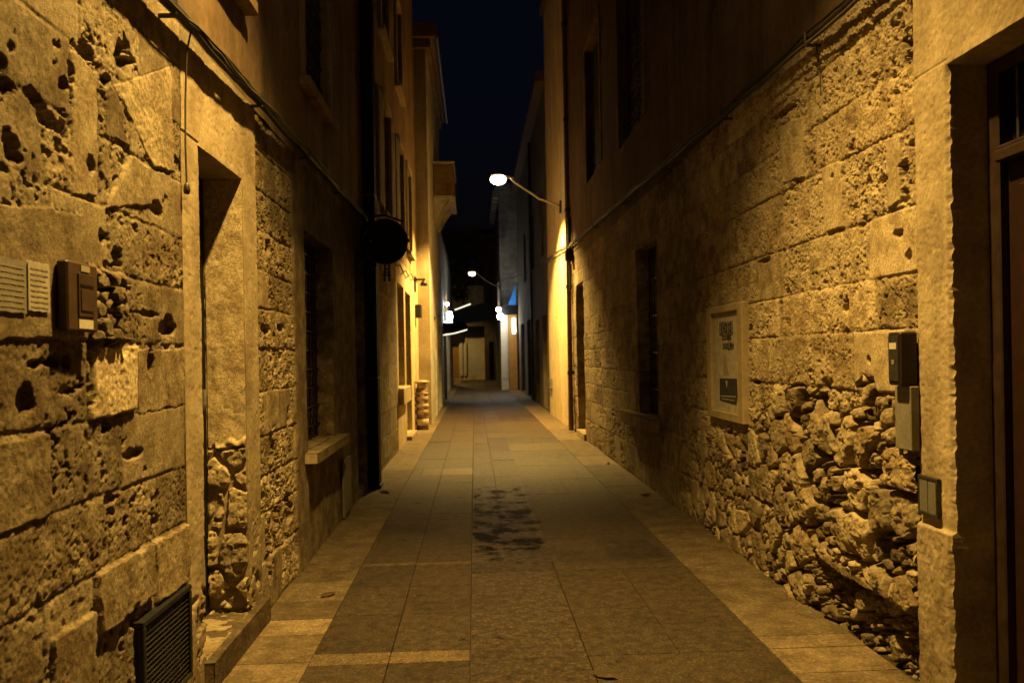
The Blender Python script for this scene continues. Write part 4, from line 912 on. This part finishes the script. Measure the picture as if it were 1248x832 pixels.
m = MB(); m.prism([(1.60, 3.99), (1.98, 3.99), (2.0, 4.3), (2.0, 4.95), (1.92, 4.75), (1.78, 4.35)], 'y', 37.36, 37.44); m.build('canvas', M['blueglow'], t); MB().tube([(2.015, 37.4, 3.98), (2.015, 37.4, 5.0)], .012, 6).build('pole', M['black'], t)
t = thing('wall_cable', 'cable strung from the lit bay along the dark shuttered house', 'cable', (XR, 29, 4.5))
MB().tube(sag([(XR-.08, 22.1, 4.22), (XR-.2, 26, 4.35), (XR-.3, 33, 4.9), (1.4, 37.8, 5.2)], .015, .02, 5, n=40), .018, 6).build('wire', M['bark'], t)

# ------------------------------------------------------------------ end of the lane
H8 = thing('end_house', 'ochre house closing the lane with a pale roller shutter', 'house', (0, 56, 0))
ho = [(-1.9, -1.08, .05, 2.5, .25), (-.50, .55, .3, 3.02, .12)]
m = MB(); Fsheet(m, 56, rng((-9, 6, .1)), rng((-.02, 6.6, .1)), plain(97, .005, 1.1, .6), ho); m.build('wall', M['plaster_pale'], H8)
m = MB(); Fsheet(m, 56, rng((-9, 6, .2)), rng((6.6, 10.2, .2)), plain(97, .005, .5, .3)); m.build('upper_wall', M['plaster_dark'], H8)  # dark plaster and low tone stand in for the unlit top
boxes('back_wall', M['plaster_dark'], H8, (-9, 6, 56.4, 62, 0, 10.2), b=0); boxes('roof', M['rooftile'], H8, (-9, 6, 55.6, 62, 10.21, 10.5))
m = MB(); m.box(-.50, .55, 56.08, 56.12, .3, 3.02)
for i in range(22): m.box(-.49, .54, 56.06, 56.085, .32+i*.122, .42+i*.122, .01)
m.build('roller_shutter', M['rollshut'], H8); boxes('shutter_box', M['matblack'], H8, (-.7, .85, 55.85, 56.0, 3.04, 3.75))
boxes('door', M['orange'], H8, (-1.9, -1.08, 56.2, 56.26, .05, 2.5), tone=(.5, .5, 0)); boxes('pilaster', M['rollshut'], H8, (-1.0, -.82, 55.86, 55.995, .3, 2.6), (-.72, -.55, 55.86, 55.995, .3, 2.6)); boxes('fascia', M['matblack'], H8, (-2.6, -.72, 55.8, 55.995, 2.62, 3.4))
H9 = thing('dark_house', 'dark unlit house front to the right of the roller shutter', 'house', (2, 54, 0))
m = MB(); Fsheet(m, 54, rng((.72, 5, .1)), rng((-.02, 9.6, .1)), plain(98, .005, .5, .3), [(1.0, 1.35, .05, 2.6, .2)]); m.sheet((.72, 0, 0), EY, EZ, (-1, 0, 0), rng((54, 56, .1)), rng((-.02, 9.6, .2)), plain(99, .005, .5)); m.build('wall', M['plaster_dark'], H9)
boxes('back_wall', M['plaster_dark'], H9, (1, 5, 54.3, 55.9, 0, 9.6), b=0); boxes('door', M['doorwood'], H9, (1.0, 1.35, 54.18, 54.22, .05, 2.6)); boxes('roof', M['rooftile'], H9, (.5, 5, 53.7, 56, 9.61, 9.9))

t = thing('leafy_tree', 'dark leafy tree spreading over the end of the lane', 'tree', (-2.4, 49, 0))
m = MB(); m.tube([(-2.4, 49, 0), (-2.35, 49, 2), (-2.2, 49.1, 4), (-1.9, 49, 5.6)], [.22, .18, .15, .1], 10)
for q in ((-.6, 48.2, 6.6), (-3.3, 49.5, 7), (-1.5, 50, 7.6), (-.9, 49.3, 5.6)): m.tube([(-2.1, 49.05, 4.4), ((-2.1+q[0])/2, (49+q[1])/2, (4.4+q[2])/2+.3), q], [.09, .06, .025], 6)
m.build('trunk', M['bark'], t)
rn = np.random.default_rng(4); m = MB(); cl = [(-.6, 48.2, 6.6, .9), (-3.3, 49.5, 7, 1.3), (-1.5, 50, 7.6, 1.2), (-.9, 49.3, 5.5, .7), (-2.2, 49, 8.2, 1.2), (-.2, 48.8, 7.6, .7), (-1.5, 48, 6.4, .9)]
V = []; 
for cx, cy, cz, rad in cl:
    n = int(420*rad)
    d = rn.normal(size=(n, 3)); d /= np.linalg.norm(d, axis=1)[:, None]; p = np.array([cx, cy, cz])+d*rad*rn.uniform(.35, 1.05, (n, 1))*np.array([1.1, 1, .8])
    a = rn.normal(size=(n, 3)); a /= np.linalg.norm(a, axis=1)[:, None]; b = np.cross(a, rn.normal(size=(n, 3))); b /= np.linalg.norm(b, axis=1)[:, None]
    L = rn.uniform(.09, .18, (n, 1)); V.append(np.stack([p-a*L, p+b*L*.4, p+a*L, p-b*L*.4], 1))
V = np.concatenate(V); k = len(V); m.add(V.reshape(-1, 3), np.arange(4*k).reshape(k, 4), np.repeat(np.c_[rn.uniform(.6, 1.4, k), rn.uniform(.2, .8, k), np.zeros(k)], 4, 0)); m.build('crown', M['leaf'], t)

# ------------------------------------------------------------------ street lamps
def lamp(label, wall, head, power, cone, blend, tilt=(0, 0), rad=.07, k=1., am='galv'):
    t = thing('street_lamp', label, 'street lamp', wall, 'street lamps on wall brackets')
    w, h = Vector(wall), Vector(head); d = (w-h); d.z = 0; d.normalize()
    boxes('wall_plate', M['iron'], t, (w.x-.04, w.x+.02, w.y-.08, w.y+.08, w.z-.15, w.z+.12))
    p1 = w.lerp(h, .35)+Vector((0, 0, -.04)); p2 = w.lerp(h, .75)+Vector((0, 0, .10)); e = h+d*.28+Vector((0, 0, .05))
    MB().tube([w, p1, p2, e], [.028, .026, .024, .022], 8).build('arm', M[am], t)
    m = MB(); m.lathe(h, (0, 0, 1), [(.175, .075), (.18, .09), (.15, .13), (.08, .16), (.0, .17)], 20); m.tube([e+d*.1, h+Vector((0, 0, .11))], [.03, .05], 8); hd = m.build('head', M['iron'], t)
    MB().lathe(h, (0, 0, 1), [(k*a, k*b) for a, b in ((.17, .08), (.205, .04), (.215, -.01), (.19, -.07), (.13, -.115), (.06, -.137), (0, -.142))], 20).build('lens', M['lampglow'], hd)
    l = bpy.data.lights.new('bulb', 'SPOT'); l.energy = power; l.color = LAMP; l.spot_size = math.radians(cone); l.spot_blend = blend; l.shadow_soft_size = rad
    o = bpy.data.objects.new('bulb', l); COL.objects.link(o); o.parent = t; o.location = h+Vector((0, 0, -.22))-w; o.rotation_euler = (tilt[0], tilt[1], 0)
    return t
LAMP = (1., .62, .15)
lamp('street lamp on a bracket high above the right doorway', (XR, 3.7, 5.35), (.02, 3.58, 5.95), 3350, 99, 1.0)
lamp('glowing street lamp on a curved arm over the middle of the lane', (XR, 18.4, 5.05), (.61, 18.1, 5.62), 4600, 128, .4, k=.86)
lamp('small glowing street lamp far off near the lane end', (1.25, 37.85, 4.9), (-.05, 36.6, 5.42), 500, 130, .5, k=.72, am='iron')
lamp('street lamp round the bend lighting the ochre end house', (-3.6, 52.5, 5.2), (-2.4, 52.2, 5.6), 700, 150, .5)

# ------------------------------------------------------------------ bits on the ground
for i, (x, y, lab) in enumerate(((1.90, 8.9, 'dry leaf lying at the foot of the right wall'), (1.93, 11.6, 'curled dry leaf under the right hand window sill'), (.62, 3.93, 'dark leaf on the paving near the middle of the lane'), (-1.02, 5.45, 'dark curled leaf on the pale left paving'), (-1.1, 9.6, 'crumpled dark leaf beside the black post'))):
    a = i*1.3; c_, s_ = math.cos(a), math.sin(a); L = .07 if i != 4 else .12
    v = []
    for u, w, z in ((-1, 0, .012), (-.3, -.42, .004), (-.3, 0, .022), (-.3, .42, .012), (.4, -.35, .010), (.4, 0, .028), (.4, .35, .006), (1, .1, .02)): v.append((x+L*(u*c_-w*s_), y+L*(u*s_+w*c_), z+.002))
    o = MB().add(v, [(0, 1, 2), (0, 2, 3), (1, 4, 5), (1, 5, 2), (2, 5, 6), (2, 6, 3), (4, 7, 5), (5, 7, 6)]).build('dry_leaf', M['deadleaf'], org=(x, y, 0)); 
    tag(o, lab, 'leaf', 'dry leaves on the paving')

# ------------------------------------------------------------------ night sky, camera
W = bpy.data.worlds.new('World'); S.world = W; W.use_nodes = True; nt = W.node_tree
sk = nt.nodes.new('ShaderNodeTexSky'); sk.sky_type = 'NISHITA'; sk.sun_disc = False; sk.sun_elevation = math.radians(-2.0); sk.sun_rotation = math.radians(200)
tn = nt.nodes.new('ShaderNodeMix'); tn.data_type = 'RGBA'; tn.blend_type = 'MULTIPLY'; tn.inputs[0].default_value = 1; tn.inputs[7].default_value = (.085, .12, .28, 1)
nt.links.new(sk.outputs[0], tn.inputs[6]); bg = nt.nodes['Background']; nt.links.new(tn.outputs[2], bg.inputs[0]); bg.inputs[1].default_value = .1
sl = bpy.data.lights.new('moon', 'SUN'); sl.energy = .004; sl.angle = math.radians(.5); sl.color = (.75, .85, 1)
so = bpy.data.objects.new('moon', sl); COL.objects.link(so); so.rotation_euler = (math.radians(35), math.radians(10), 0)
cam = bpy.data.cameras.new('camera'); co = bpy.data.objects.new('camera', cam); COL.objects.link(co)
yaw, rho = math.radians(2.7), math.radians(1.0)
F = Vector((math.sin(yaw), math.cos(yaw), 0)); R0 = Vector((math.cos(yaw), -math.sin(yaw), 0)); U0 = Vector((0, 0, 1))
R = R0*math.cos(rho)-U0*math.sin(rho); U = U0*math.cos(rho)+R0*math.sin(rho)
co.matrix_world = Matrix(((R.x, U.x, -F.x, 0), (R.y, U.y, -F.y, 0), (R.z, U.z, -F.z, 1.6), (0, 0, 0, 1)))
cam.sensor_width = 36; cam.lens = 971/1248*36; cam.shift_y = 18/1248; cam.clip_end = 500; cam.clip_start = .05
cam.dof.use_dof = True; cam.dof.focus_distance = 4.6; cam.dof.aperture_fstop = 3.6
S.camera = co
S.view_settings.view_transform = 'Standard'; S.view_settings.look = 'None'; S.view_settings.exposure = -.18; S.view_settings.gamma = 1
S.render.engine = 'CYCLES'; S.cycles.use_denoising = True; S.cycles.max_bounces = 6; S.cycles.sample_clamp_indirect = 4
